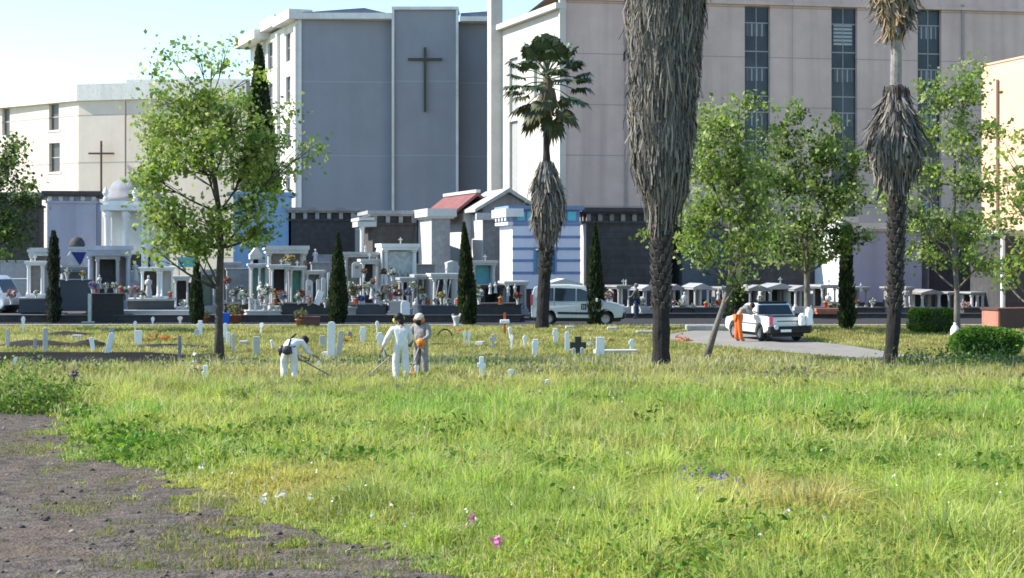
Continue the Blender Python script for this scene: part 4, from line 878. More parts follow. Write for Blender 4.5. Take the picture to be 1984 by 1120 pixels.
for px, yt, yb, lb in ((1213, 541, 553, 'tiny cross like figure on the first white shrine'), (1640, 545, 600, 'tall white figure by the ivy covered trunk'), (1652, 541, 562, 'white bust right of the ivy covered trunk'), (1668, 548, 565, 'second bust right of the ivy covered trunk'), (1605, 565, 605, 'pale figure in the flat topped shrine'), (1866, 580, 612, 'grey figure behind the slim right hand tree'), (1326, 565, 600, 'pale figure between large palm and leaning trunk'), (1392, 560, 585, 'white figure near the leaning trunk top'), (1672, 595, 610, 'low white figure above the dark wall'), (1755, 555, 600, 'dark grey figure beside the right palm'), (1572, 592, 612, 'white figure right behind the slim trunk')):
    statue(lb, px, yt, 85.2, yb, MARBLE if 'grey' not in lb else GREYST)
for px, c, yt, yb, lb in ((1180, 'pink', 563, 592, 'pink flowers above the van bonnet'), (1242, 'white', 575, 605, 'white flowers left of the large palm'), (1320, 'white', 582, 606, 'white flowers right of the large palm'), (1378, 'white', 588, 607, 'white flowers left of the leaning trunk'), (1392, 'red', 580, 602, 'red flowers behind the leaning trunk'), (1614, 'white', 585, 612, 'white flowers right of the slim trunk'), (1342, 'white', 588, 607, 'little white flowers in the shrine row'), (1472, 'white', 572, 590, 'pale flowers above the pickup cab'), (1916, 'white', 604, 622, 'white flowers left of the terracotta trough'), (1872, 'pink', 585, 612, 'faded pink flowers behind the slim right tree')):
    bouquet(lb, px, yt, yb, 85, c)
for i, (a, b, lb) in enumerate(((1268, 1300, 'dark tomb behind the large palm trunk'), (1302, 1345, 'dark tomb right of the large palm trunk'), (1346, 1400, 'dark tomb left of the leaning trunk'), (1402, 1450, 'dark tomb behind the orange trousered worker'), (1580, 1640, 'dark tomb between the slim trunk and ivy trunk'), (1645, 1715, 'dark tomb left of the right palm'), (1745, 1790, 'dark tomb left of the box hedge'), (1868, 1935, 'dark tomb left of the terracotta trough'))):
    box_tomb(lb, a, b, 596, 84.6, BASALT if i % 2 else GRANITE, BASALT, depth=1.2, zb=0, rz=R(6))
mb = MB(); q_ = G(1625, 630); mb.boxb(-.85, .85, -.3, .3, .12, .28); mb.boxb(-.8, .8, -.25, .25, 0, .12); o = obj('terracotta_trough', mb, TERRA, None, (X(1617, 82), 82.6, .25)); tag(o, 'low reddish planter behind the slim tree trunk', 'planter')
# terracotta trough at the right edge
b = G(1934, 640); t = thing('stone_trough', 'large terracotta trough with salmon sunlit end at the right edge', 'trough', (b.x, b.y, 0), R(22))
mb = MB(); mb.boxb(0, 4, 0, .1, 0, .85); mb.boxb(0, .1, .1, 1.0, 0, .85); mb.boxb(0, 4, 1.0, 1.1, 0, .85); mb.boxb(.1, 3.9, .1, 1, 0, .7); obj('box', mb, mat('salmon_render', (.46, .2, .15), .85, var=.1), t, bevel=.02); mb = MB(); mb.boxb(.12, 3.98, -.035, -.003, .02, .84); obj('front_panel', mb, mat('brown_tile_and_shade', (.1, .055, .04), .7), t)  # dark front panel carries the shade of the trough front in its colour
mb = MB(); mb.boxb(-.05, 4.05, -.05, 1.15, .852, .93); obj('rim', mb, mat('brown_tile_and_shade', (.14, .08, .055), .7), t)

# ================================================================== MARKERS IN THE LAWN
def post(label, px, yt, yb, wpx, m=WHITE, lean=0, top='round', th=.06, name='grave_marker', cat='grave marker', rz=0, group='white grave markers in the lawn'):
    b = G(px, yb); s_ = b.y / F
    mb = stele_mesh(wpx * s_, (yb - yt) * s_ + .1, th, top)
    o = obj(name, mb, m, None, (b.x, b.y, b.z - .1), rz, bevel=.008); o.rotation_euler.y = lean
    return tag(o, label, cat, group)
def figurepost(label, px, yt, yb, wpx, m=WHITE, lean=0):
    """post with a rounded head and wider oval plate, as the small enamel markers look"""
    b = G(px, yb); s_ = b.y / F; h = (yb - yt) * s_; w_ = wpx * s_
    t = thing('grave_marker', label, 'grave marker', (b.x, b.y, b.z), random.uniform(-.3, .3), 'white grave markers in the lawn'); t.rotation_euler.y = lean
    mb = MB(); mb.boxb(-w_ * .2, w_ * .2, -.03, .03, -.1, h * .62); obj('stake', mb, m, t)
    n = 14; pl = [(w_ * .5 * math.sin(2 * PI * k / n) * (1 if 3 < k < 11 else .75), h * .74 - h * .27 * math.cos(2 * PI * k / n)) for k in range(n)]
    mb = MB(); mb.prism(pl, -.036, -.031); mb.prism(pl, -.045, .04); obj('plate', mb, m, t); return t
figurepost('oval headed white marker alone near the road at far left', 45, 613, 644, 8)
post('white post at the left picture edge before the dark path', 15, 637, 674, 7, OLDWHITE); post('tall grey white post with rounded top on the dark mound', 88, 635, 682, 8, OLDWHITE, th=.1); post('short white stub beside the tall grey white post', 68, 655, 678, 6, MARBLE2)
post('white slab tilted left, partner of the right tilted one', 182, 653, 681, 8, WHITE, -.16); post('white slab tilted strongly right near the dark path', 206, 643, 684, 10, WHITE, .25); post('pale headstone just behind the right tilted slab', 216, 634, 665, 9, MARBLE2)
figurepost('small white marker behind the squat square one', 262, 622, 645, 6); post('squat square white marker with two panels', 268, 640, 668, 14, WHITE, 0, 'flat'); figurepost('tiny white marker at the road between plinth and cypress', 296, 614, 634, 7)
figurepost('pinkish heart shaped marker beside the dark cypress foot', 349, 613, 630, 11, mat('pinkish_enamel', (.75, .6, .55), .5))
post('thin grey stake on the dark path edge', 348, 650, 698, 6, GREYST, top='round', th=.08)
crossmark('white figure like cross right of the dark cypress foot', 388, 621, 651, armf=.42, thf=.24); post('small white stone leaning left of the figure like cross', 377, 637, 652, 9, MARBLE, .3)
post('upper white marker right beside the foreground trunk', 437, 626, 656, 7); post('middle white marker right beside the foreground trunk', 442, 643, 670, 7); post('lower thin white marker right of the foreground trunk', 452, 646, 682, 6, OLDWHITE)
post('pale upright slab between foreground trunk and bent worker', 497, 652, 689, 13, OLDWHITE, 0, 'flat', .1); figurepost('white rounded marker behind the pale upright slab', 505, 625, 646, 9, WHITE, .15)
figurepost('single white marker at far left of the meadow edge', 29, 692, 722, 7); post('white stub at the meadow edge left of the foreground tree', 193, 704, 724, 9, WHITE); crossmark('white cross in the meadow just left of the trunk foot', 398, 708, 756, armf=.28, thf=.16)
post('white slab left of the tallest white post', 626, 650, 673, 11, MARBLE, -.06, 'flat'); post('tallest bright white post in the lawn', 641, 623, 692, 14, WHITE, .02, 'round', .14); post('white slab touching the tallest white post', 655, 640, 690, 11, OLDWHITE, .12, 'round', .1); post('grey stone right of the tallest white post', 678, 642, 656, 8, GREYST)
figurepost('slim white marker beside the bent worker shoulder', 527, 658, 677, 7); crossmark('white cross between tallest post and standing worker', 703, 633, 664, armf=.4, thf=.26); figurepost('upper white marker left of the standing worker', 731, 622, 648, 7); crossmark('white cross at the elbow of the standing worker', 736, 644, 672, armf=.5, thf=.28); figurepost('lower white marker left of the standing worker', 744, 662, 692, 8)
figurepost('white marker low in the grass between the workers', 617, 699, 720, 9); post('pale marker in the grass right of the bent worker', 587, 722, 738, 9, OLDWHITE); post('pale marker in the grass left of the standing worker', 752, 713, 730, 8, OLDWHITE); figurepost('white marker at the feet of the grey worker', 808, 705, 738, 9); post('yellowish marker in the meadow between the workers', 671, 721, 738, 7, mat('yellowed_white', (.7, .66, .45), .7))
figurepost('left one of a close pair of white markers', 900, 643, 668, 8); figurepost('right one of a close pair of white markers', 909, 642, 672, 8); crossmark('pale small cross in the middle of the lawn', 955, 648, 674, OLDWHITE, armf=.55, thf=.25)
figurepost('upper white marker below the orange cross', 988, 634, 656, 8); figurepost('taller white marker below the orange cross', 991, 648, 677, 8); figurepost('white oval marker right of the marker pair below the orange cross', 1017, 650, 677, 9); crossmark('white cross leaning near the middle of the lawn', 1036, 657, 690, armf=.38, thf=.3, lean=.05)
crossmark('white cross at the foot of the crowned palm', 1076, 636, 665, armf=.36, thf=.26); post('tall white marker left of the black cross', 1099, 642, 683, 9); crossmark('thick black cross standing among white markers', 1120, 652, 690, mat('black_marble', (.02, .02, .022), .3, spec=.6), armf=.82, thf=.32, arm_at=.55, group=None)
post('white stub under the left arm of the black cross', 1112, 674, 692, 7, OLDWHITE); post('white stub under the right arm of the black cross', 1128, 673, 692, 7, OLDWHITE)
post('wide white headstone with a flat slab at its right', 1163, 653, 690, 16, WHITE, 0, 'flat', .1)
b = G(1193, 686); mb = MB(); mb.boxb(-.7, .7, -.25, .25, 0, .14); o = obj('flat_gravestone', mb, OLDWHITE, None, b, .1, bevel=.01); tag(o, 'flat pale slab lying right of the wide white headstone', 'grave slab')
crossmark('lone white cross between wide headstone and large palm', 1224, 657, 680, armf=.5, thf=.3)
crossmark('tall white cross nearest the viewer in the meadow', 933, 691, 742, armf=.32, thf=.17); post('white stub right of the tall meadow cross', 942, 718, 738, 6, OLDWHITE); post('rounded white marker in the meadow right of the tall cross', 990, 715, 747, 12, WHITE); crossmark('slanting white cross lowest in the meadow', 1058, 735, 766, armf=.35, thf=.22, lean=.08)
ORC = mat('orange_red_paint', (.6, .12, .04), .6)
crossmark('thin orange red cross with white arms by the road', 978, 606, 650, ORC, armf=.05, thf=.1, arm_at=.7, group=None)
b = G(978, 650); mb = MB(); mb.box((0, 0, 0), (.38, .08, .16)); o = obj('ribbon', mb, WHITE, None, (b.x, b.y - .06, b.z + 27 * b.y / F), bevel=.03); tag(o, 'white bow tied on the orange red cross', 'ribbon')
for px, py, w_, lb in ((931, 669, 16, 'flat pale stone in the grass left of the pale small cross'), (1104, 638, 18, 'flat pale stone by the road right of the crowned palm'), (1186, 640, 20, 'flat pale stone by the road above the wide headstone'), (632, 690, 14, 'low white foot stone left of the tallest post base'), (150, 656, 20, 'flat pale slab between the dark mounds at the left'), (472, 668, 16, 'flat pale stone right of the foreground trunk markers')):
    b = G(px, py); ww = w_ * b.y / F; mb = MB(); mb.box((0, 0, .06), (ww, .4, .16), taper=.9); o = obj('flat_gravestone', mb, OLDWHITE, None, b, random.uniform(-.3, .3), bevel=.01); tag(o, lb, 'grave slab', 'flat grave stones in the lawn')
# urn, hoop, wreaths, plush spike, planters
b = G(884, 634); t = thing('flower_vase', 'white flared urn by the road left of the tall cypress', 'urn', (b.x, b.y, b.z), 0)
mb = MB(); mb.lathe([(.14, 0), (.16, .05), (.1, .12), (.13, .3), (.17, .42), (.2, .5), (.17, .49)], n=12); obj('vase', mb, MARBLE, t, smooth=True)
mb = MB(); mb.tube([(-.1, 0, .4), (-.17, 0, .58)], [.05, .07], 6); mb.tube([(.08, 0, .4), (.2, 0, .6)], [.05, .06], 6); obj('flowers', mb, OLDWHITE, t)
b = G(862, 652); mb = MB(); mb.tube([(math.cos(PI * k / 10) * .28, 0, math.sin(PI * k / 10) * .28) for k in range(11)], .03, 6); o = obj('wire_hoop', mb, BLACK, None, b); tag(o, 'dark half hoop standing in the lawn near the urn', 'hoop')
def heap(label, px, py, r, hh, pal, n=160, name='flower_heap', cat='flowers', size=.1):
    b = G(px, py); q = rng.normal(size=(n, 3)) * np.array([r * .5, r * .4, 0]); q[:, 2] = np.abs(rng.normal(size=n)) * hh * .5 * np.exp(-(q[:, 0] / r) ** 2)
    o = leafcloud(name, q, size * (.6 + .8 * rng.random(n)), colmix(n, pal, .2), PETAL, None, aspect=.8); o.location = b; return tag(o, label, cat)
heap('orange red flower heap on the grave before the dark plinth', 312, 662, .9, .35, [(.6, .12, .03), (.5, .2, .04), (.25, .22, .05)])
heap('yellow and orange flowers beside the tallest white post', 664, 662, .35, .3, [(.75, .5, .05), (.7, .3, .05), (.1, .15, .03)], 80); heap('red flowers lying below the white urn', 888, 642, .4, .15, [(.5, .1, .05)], 60); heap('orange rags at the near edge of the concrete drive', 1322, 662, .35, .28, [(.6, .2, .04), (.4, .12, .03)], 70, 'rag_heap', 'rags'); heap('white flowers right of the black cross', 1140, 672, .2, .25, PALS['white'], 50); heap('pale yellow flowers right of the wide white headstone', 1180, 662, .15, .2, PALS['yellow'], 30); heap('white flowers hanging on the meadow cross left of the trunk', 380, 735, .3, .5, [(.8, .8, .75), (.3, .2, .1), (.2, .25, .08)], 90)
DK = [(.05, .05, .035), (.03, .03, .025), (.09, .08, .06)]
SOILM = mat('shade_painted_soil', (.026, .022, .019), rough=.95, var=.4, scale=4, bump=.8)  # soil made near black: the shade on the mounds is in this colour
def mound(label, px, py, rx, ry, hh):
    hh *= .6
    b = G(px, py); mb = MB(); n = 20; m = 6; vs = []
    for i in range(m + 1):
        q = i / m
        for k in range(n):
            a = 2 * PI * k / n; r = q * (1 + random.uniform(-.12, .12)); vs.append((math.cos(a) * r * rx, math.sin(a) * r * ry, hh * (1 - q ** 2) + random.uniform(-.03, .03) - .03))
    fs = [(i * n + k, i * n + (k + 1) % n, (i + 1) * n + (k + 1) % n, (i + 1) * n + k) for i in range(m) for k in range(n)]
    mb.add(vs, fs); o = obj('grave_mound', mb, SOILM, None, b, smooth=True); return tag(o, label, 'grave mound', 'earth mounds on the graves')
mound('shade painted earth mound under the tall grey white post', 70, 672, 1.6, .9, .42); mound('shade painted earth mound beside the left tilted slab', 170, 672, .8, .8, .45); mound('flat shade painted earth mound in front of the orange flower heap', 330, 674, 1.9, .7, .25); mound('shade painted earth mound left of the foreground trunk', 405, 690, 1.0, .6, .15); mound('low shade painted earth mound near the pale upright slab', 475, 700, .9, .6, .2); mound('long shade painted earth mound right of the right tilted slab', 130, 650, 1.2, .6, .3); mound('shade painted earth mound behind the grey worker knees', 850, 668, .8, .5, .12); mound('low shade painted earth mound below the pale small cross', 955, 690, .8, .5, .14)
b = G(142, 768); t = thing('dried_flower_spike', 'upright greyish purple dried flower spike at the meadow edge', 'flower', (b.x, b.y, b.z))
n = 160; q = np.stack([rng.normal(size=n) * .06, rng.normal(size=n) * .06, .12 + rng.random(n) * .5], 1); leafcloud('flowers', q, .05 + .05 * rng.random(n), colmix(n, [(.22, .18, .2), (.12, .09, .1), (.35, .3, .32)], .2), PETAL, t, aspect=.7)
mb = MB(); mb.tube([(0, 0, -.05), (0, 0, .55)], .02, 5); obj('stem', mb, BARK, t)
def potplant(label, px, py, r, hh, pal, fl=None):
    b = G(px, py); t = thing('potted_plant', label, 'potted plant', (b.x, b.y, b.z)); mb = MB(); mb.lathe([(r * .7, 0), (r, r * 1.3), (r * 1.12, r * 1.3), (r * 1.12, r * 1.5), (r * .95, r * 1.5), (r * .9, r * 1.35)], n=14); obj('pot', mb, TERRA, t, smooth=True)
    n = 160; q = unit(rng.normal(size=(n, 3))) * rng.random((n, 1)) ** .4 * np.array([r * 1.5, r * 1.4, hh * .6]) + np.array([0, 0, r * 1.5 + hh * .4]); c = colmix(n, pal, .2)
    if fl: k = rng.random(n) < .3; c[k] = colmix(k.sum(), PALS[fl], .1)
    leafcloud('foliage', q, r * .5 * (.6 + .7 * rng.random(n)), c, LEAF, t)
potplant('terracotta pot with green plant and red bloom by the road', 583, 634, .24, .5, [(.08, .13, .03), (.1, .16, .05)], 'red'); potplant('terracotta pot with dry grassy plant left of the bent worker', 456, 627, .28, .6, [(.14, .16, .06), (.2, .17, .07)]); potplant('dark red pot beside the cypress stem at the road', 398, 626, .2, .3, [(.1, .12, .05)])
b = G(601, 634); mb = MB(); mb.boxb(-.4, .4, -.25, .25, 0, .42); mb.boxb(-.44, .44, -.29, .29, .42, .48); o = obj('planter_box', mb, mat('brown_planter', (.12, .06, .05), .8), None, b, bevel=.01); tag(o, 'brown square planter right of the red blooming pot', 'planter')
b = G(438, 628); t = thing('rubbish_bin', 'bright blue plastic bin right behind the foreground trunk', 'bin', (b.x, b.y, b.z))
mb = MB(); mb.box((0, 0, .24), (.28, .28, .46), taper=1.2); obj('bucket', mb, mat('blue_plastic', (.02, .13, .6), .45), t, bevel=.02); mb = MB(); mb.boxb(-.18, .18, -.18, .18, .475, .52); obj('lid', mb, mat('blue_plastic', (.02, .13, .6), .45), t, bevel=.02)
b = G(1850, 652); mb = MB(); mb.lathe([(.18, 0), (.21, .12), (.2, .3), (.13, .42), (.05, .5), (.07, .56)], (0, 0, 0), 10, sx=.9); o = obj('white_sack', mb, WHITE, None, (b.x - .1, b.y - .4, b.z), smooth=True); tag(o, 'white sack leaning on the slim right hand tree', 'sack')
# kerb stones by the drive
for (a, b_, y, hh, lb) in ((1232, 1292, 647, .14, 'long pale kerb stone left of the large palm'), (1328, 1405, 641, .26, 'rounded pale concrete kerb behind the leaning trunk'), (1412, 1436, 642, .2, 'short pale kerb block left of the orange worker')):
    p = G((a + b_) / 2, y); wd_ = (b_ - a) * p.y / F; mb = MB(); mb.boxb(-wd_ / 2, wd_ / 2, -.2, .2, 0, hh); o = obj('kerb_stone', mb, KERB, None, p, bevel=.06); tag(o, lb, 'kerb stone')
# ---- more of the crowd of small things on the graves
LANT = mat('brass_lantern', (.3, .2, .06), .4, metal=.5)
def lantern(label, px, yt, yb, d, m=LANT):
    z0 = Zp(yb, d); h = Zp(yt, d) - z0; t = thing('grave_lantern', label, 'lantern', (X(px, d), d, z0), .2, 'grave lanterns'); r = h * .3
    mb = MB(); mb.lathe([(r, 0), (r, h * .08), (r * .5, h * .12), (r * .5, h * .2), (r * .9, h * .24), (r * .9, h * .27)], n=8); mb.lathe([(r * 1.1, h * .7), (r * .9, h * .78), (r * .2, h * .92), (r * .12, h)], n=8); obj('frame', mb, m, t)
    mb = MB(); mb.lathe([(r * .75, h * .272), (r * .75, h * .698)], n=8); obj('glass', mb, mat('red_votive_glass', (.4, .05, .04), .2), t)
for px, yt, yb, lb in ((186, 556, 569, 'brass lantern on the left edge of the brown black tomb'), (234, 552, 569, 'brass lantern on the right edge of the brown black tomb'), (330, 562, 579, 'brass lantern at the right end of the dark grey plinth'), (533, 575, 590, 'lantern below the thick left pillar of the black opening'), (600, 574, 590, 'lantern by the oval topped headstone'), (690, 574, 592, 'lantern left of the cobalt blue flowers'), (757, 566, 583, 'lantern above the low pale tomb'), (830, 576, 593, 'lantern on the second navy tomb'), (888, 574, 593, 'lantern beside the tall cypress foot'), (970, 572, 590, 'lantern on the black tomb base'), (1280, 578, 597, 'lantern behind the large palm'), (1368, 582, 599, 'lantern left of the leaning trunk'), (1600, 580, 599, 'lantern right of the slim trunk')): lantern(lb, px, yt, yb, 79.9 if px < 1000 else 84.9)
def topcross(label, px, yt, yb, d, m=OLDWHITE): crossmark(label, px, yt, yb, m, armf=.6, thf=.16, d=d, name='tomb_cross', group='small crosses topping the tombs')
for px, yt, yb, d, lb in ((213, 464, 477, 85.6, 'small pale cross on the bluish arch monument'), (68, 494, 507, 84.5, 'small cross on the slim white shrine'), (302, 504, 519, 81, 'small white cross over the open dark niche'), (545, 502, 514, 82.6, 'small cross over the black opening'), (576, 505, 517, 83, 'small cross over the green glass shrine'), (497, 466, 480, 90.5, 'small cross on the leaning canopy shrine'), (716, 490, 503, 85, 'small cross on the lower white roofed shrine'), (776, 460, 473, 87, 'small cross on the large pedimented tomb'), (866, 518, 531, 82, 'small cross over the slanting rods'), (940, 493, 506, 92.4, 'small cross on the turquoise window tomb'), (1208, 541, 554, 86.5, 'cross on the first white shrine of the right row'), (1512, 537, 551, 87, 'cross on the broadest pedimented shrine'), (1606, 540, 554, 87, 'cross on the flat topped white shrine')): topcross(lb, px, yt, yb, d)
mb = MB()
for i in range(3): mb.tube([(i * .28 - .1, 0, 0), (i * .28 + .12, .05, 1.25)], .03, 6)
mb.boxb(-.2, .8, -.03, .03, -.05, .0); o = obj('metal_rods', mb, MARBLE2, None, (X(846, 80.6), 80.6, Zp(592, 80.6))); tag(o, 'slanting pale rods leaning under the slab roof by the tall cypress', 'rods')
for a, b, yt, d, m, lb in ((604, 640, 508, 88, GREYST, 'grey stone back wall tomb behind the thin white steles'), (634, 662, 520, 90, MARBLE2, 'grey tomb half hidden behind the thick cypress'), (440, 486, 520, 87, GREYST, 'dark stone tomb behind the trunk side graves'), (340, 392, 548, 88, BASALT, 'black tomb between thin columns and dark cypress'), (700, 742, 536, 88, GREYST, 'grey tomb behind the flowers right of the thick cypress'), (806, 842, 512, 89, GREYST, 'grey tomb behind the brown flowers glazed shrine'), (960, 1030, 560, 86, BASALT, 'black tomb behind the volute shrine'), (240, 275, 525, 90, MARBLE2, 'grey tomb behind the niche shrine left side'), (0, 50, 505, 94, MARBLE2, 'pale grey tomb above the white van nose'), (20, 52, 540, 88, OLDWHITE, 'weathered tomb behind the white van nose'), (590, 660, 548, 84, BASALT, 'black stone tomb filling the gap behind the thin steles'), (880, 918, 545, 88, BASALT, 'black tomb behind the tall cypress')): box_tomb(lb, a, b, yt, d, m, depth=1.2)
for px, c, yt, yb, d, lb in ((598, 'pink', 572, 592, 79.9, 'pink flowers at the foot of the oval topped headstone'), (630, 'white', 576, 596, 79.9, 'white flowers below the thin white steles'), (663, 'dried brown', 560, 582, 81, 'brown flowers hidden beside the thick cypress'), (694, 'pink', 552, 575, 81.5, 'pink flowers between white ones right of the cypress'), (706, 'red', 520, 538, 84, 'red flowers under the lower white roofed shrine'), (744, 'red', 520, 540, 85, 'red flowers at the left of the pedimented tomb'), (765, 'dried brown', 548, 570, 82, 'brown flowers left of the greenish glazed shrine'), (800, 'white', 545, 568, 81, 'white flowers at the greenish glazed shrine'), (855, 'yellow', 565, 590, 80.5, 'yellow flowers behind the slanting rods'), (532, 'orange', 560, 580, 81, 'orange flowers left of the black opening'), (452, 'white', 560, 585, 81, 'white flowers between trunk and purple flowers'), (380, 'red', 600, 612, 79.4, 'red flowers low at the dark cypress stem'), (70, 'white', 562, 578, 83.4, 'white flowers at the slim white shrine foot'), (130, 'white', 520, 544, 81.8, 'white flowers on the dark blue vault left side'), (160, 'yellow', 524, 543, 81.8, 'yellow flowers on the dark blue vault right side'), (928, 'white', 560, 590, 80, 'white flowers on the black tomb right of the tall cypress'), (1003, 'red', 566, 590, 80, 'red flowers at the right end of the black tomb base'), (1305, 'pink', 580, 598, 84.9, 'pink flowers on the dark tomb right of the palm'), (1690, 'white', 578, 598, 84.9, 'white flowers left of the right palm'), (1660, 'red', 580, 598, 84.9, 'red flowers right of the ivy covered trunk')): bouquet(lb, px, yt, yb, d, c)
# ================================================================== TREES
def bez(a, b, c, n): return [a * (1 - t) ** 2 + b * 2 * t * (1 - t) + c * t * t for t in [i / n for i in range(n + 1)]]
def tree(label, basepx, trunkpx, r0, lobes, pal, leaf=.15, dens=1.0, bark=BARK, seed=1, d=None, name='leafy_tree', group=None, extra=0, depthf=1.0):
    """basepx, trunkpx: trunk points in photo pixels; lobes (px, py, rx, ry, amount)"""
    rnd = random.Random(seed); g = np.random.default_rng(seed)
    b = G(*basepx) if d is None else Vector((X(basepx[0], d), d, 0)); d = b.y; s_ = d / F
    t = thing(name, label, 'tree', b, 0, group)
    loc = lambda px, py, dy=0: Vector((X(px, d) - b.x, dy, Zp(py, d) - b.z))
    tp = [Vector((0, 0, -.15))] + [loc(*p) for p in trunkpx]
    n = len(tp); mb = MB(); rr = [r0 * (1.25 if i == 0 else 1 - .75 * i / n) for i in range(n)]
    mb.tube(tp, rr, 10, jit=.08)
    P = []; A = []; Cc = []; br = MB()
    top = tp[-1]
    for (px, py, rx, ry, amt) in lobes:
        c = loc(px, py, rnd.uniform(-1, 1) * 1.2 * depthf); rx_, ry_ = rx * s_, ry * s_
        # limb from trunk towards the lobe
        k = min(range(1, n), key=lambda i: abs(tp[i].z - (c.z - ry_ - (c - tp[i]).length * .3)))
        st = tp[k]; midp = (st + c) / 2 + Vector((0, 0, -.12 * (c - st).length)) + Vector((rnd.uniform(-.2, .2), rnd.uniform(-.2, .2), 0))
        pts = bez(st, midp, c, 6); ra = max(.02, rr[k] * .5); br.tube(pts, [ra * (1 - .75 * i / 6) for i in range(7)], 6)
        nc = max(3, int(amt * dens * 40 * (rx * ry / 3600) ** .7))
        for j in range(nc):
            v = Vector(g.normal(size=3)).normalized() * rnd.random() ** .5; e = c + Vector((v.x * rx_, v.y * rx_ * .95 * depthf, v.z * ry_))
            q = pts[rnd.randrange(3, 7)]; m_ = (q + e) / 2 + Vector((0, 0, rnd.uniform(-.1, .2)))
            if rnd.random() < .6: br.tube(bez(q, m_, e, 3), [.018, .014, .01, .006], 4)
            nl = rnd.randint(10, 34); sp = rnd.uniform(.13, .3)
            pos = g.normal(size=(nl, 3)) * np.array([sp, sp, sp * .75]) + np.array(e)
            P.append(pos); A.append(np.tile(np.array([v.x * .4, v.y * .4, -.25]), (nl, 1)))
            cb = colmix(1, pal, .16, g=g)[0]; Cc.append(cb * (1 + g.normal(size=(nl, 1)) * .16))
    obj('trunk', mb, bark, t, smooth=True); obj('branches', br, bark, t, smooth=True)
    P = np.concatenate(P); leafcloud('crown', P, leaf * (.55 + .9 * rng.random(len(P))), np.concatenate(Cc), LEAF, t, aspect=.72, axis=np.concatenate(A), spread=1.0)
    return t
YG = [(.29, .38, .07), (.24, .33, .055), (.37, .42, .14), (.17, .26, .045)]
MG = [(.19, .28, .06), (.25, .33, .08), (.13, .21, .045), (.34, .4, .16)]
DG = [(.05, .09, .02), (.07, .12, .025), (.04, .07, .02)]
tree('slender leafy tree with bright yellow green crown in the left foreground', (425, 703), [(424, 640), (424, 560), (428, 480), (424, 410), (415, 340), (408, 270), (402, 200)], .135,
     [(380, 205, 80, 45, 1), (325, 255, 55, 45, .9), (440, 225, 75, 55, 1), (400, 300, 95, 55, .9), (310, 345, 45, 45, .8), (335, 420, 55, 45, .9), (300, 480, 30, 22, .5), (475, 320, 65, 55, .9), (490, 400, 50, 45, .7), (410, 430, 55, 35, .7), (515, 270, 45, 45, .7), (370, 480, 45, 25, .6), (455, 455, 50, 22, .6), (395, 480, 50, 24, .7), (345, 460, 40, 26, .7), (300, 400, 30, 35, .6), (500, 450, 40, 28, .6), (530, 350, 35, 40, .5), (280, 235, 25, 18, .3), (285, 290, 25, 25, .5),
      (400, 120, 55, 26, .3), (445, 95, 30, 22, .18), (340, 112, 32, 14, .2), (285, 143, 18, 9, .2), (380, 92, 30, 18, .15), (470, 140, 30, 18, .2), (600, 290, 30, 26, .3), (545, 210, 26, 32, .35), (560, 320, 30, 25, .3)], YG, .14, 1.4, BARK, 3)
tree('dark leafy tree cut by the left picture edge above the white van', (-35, 640), [(-33, 560), (-30, 480), (-22, 420), (-12, 350)], .16, [(15, 305, 45, 35, .8), (-20, 350, 60, 50, 1), (35, 385, 42, 35, .9), (0, 440, 55, 40, 1), (45, 455, 30, 25, .6), (70, 362, 22, 9, .3), (30, 275, 20, 18, .3), (-50, 420, 60, 60, 1), (10, 490, 40, 15, .4)], DG + MG[:1], .17, 1.3, BARK, 5)
tree('leafy tree with leaning thin trunk right of the large palm', (1365, 697), [(1385, 640), (1402, 590), (1414, 545), (1417, 480), (1413, 420), (1408, 350), (1405, 280)], .1,
     [(1400, 250, 55, 40, .8), (1365, 320, 38, 50, .8), (1430, 330, 65, 55, 1), (1385, 400, 50, 45, .8), (1450, 400, 55, 50, .8), (1340, 440, 30, 40, .7), (1430, 480, 55, 40, .7), (1380, 490, 35, 30, .5), (1440, 205, 50, 20, .35), (1385, 215, 35, 22, .3), (1330, 470, 30, 20, .5), (1425, 540, 35, 22, .4), (1355, 260, 24, 24, .4), (1248, 452, 14, 14, .3)], YG[:2] + MG, .14, 1.6, GREYBARK, 8)
tree('denser green tree behind the pickup truck', (1565, 645), [(1564, 590), (1563, 530), (1562, 470), (1560, 400), (1558, 330)], .15,
     [(1520, 270, 55, 42, .9), (1590, 300, 62, 48, 1), (1535, 350, 70, 55, 1), (1610, 390, 65, 55, 1), (1540, 430, 70, 45, 1), (1640, 460, 42, 36, .9), (1580, 490, 60, 30, .9), (1480, 330, 35, 45, .6), (1550, 215, 50, 20, .35), (1650, 330, 30, 45, .6), (1500, 480, 45, 40, .7), (1620, 235, 30, 20, .3)], MG + DG[:1], .17, 1.5, GREYBARK, 13)
tree('tall airy leafy tree behind the box hedge', (1855, 652), [(1854, 600), (1854, 560), (1850, 510), (1848, 440), (1850, 360), (1850, 270)], .13,
     [(1800, 190, 42, 38, .75), (1865, 175, 45, 42, .75), (1785, 255, 50, 42, .7), (1860, 270, 52, 52, .8), (1785, 340, 52, 48, .7), (1875, 360, 52, 48, .8), (1770, 420, 45, 38, .7), (1830, 440, 60, 40, .9), (1895, 440, 42, 42, .8), (1800, 495, 45, 25, .7), (1880, 510, 42, 28, .8), (1720, 390, 35, 35, .5), (1700, 300, 20, 18, .2), (1915, 260, 28, 24, .35), (1875, 125, 30, 14, .22)], YG[:2] + MG, .16, 1.5, GREYBARK, 21)
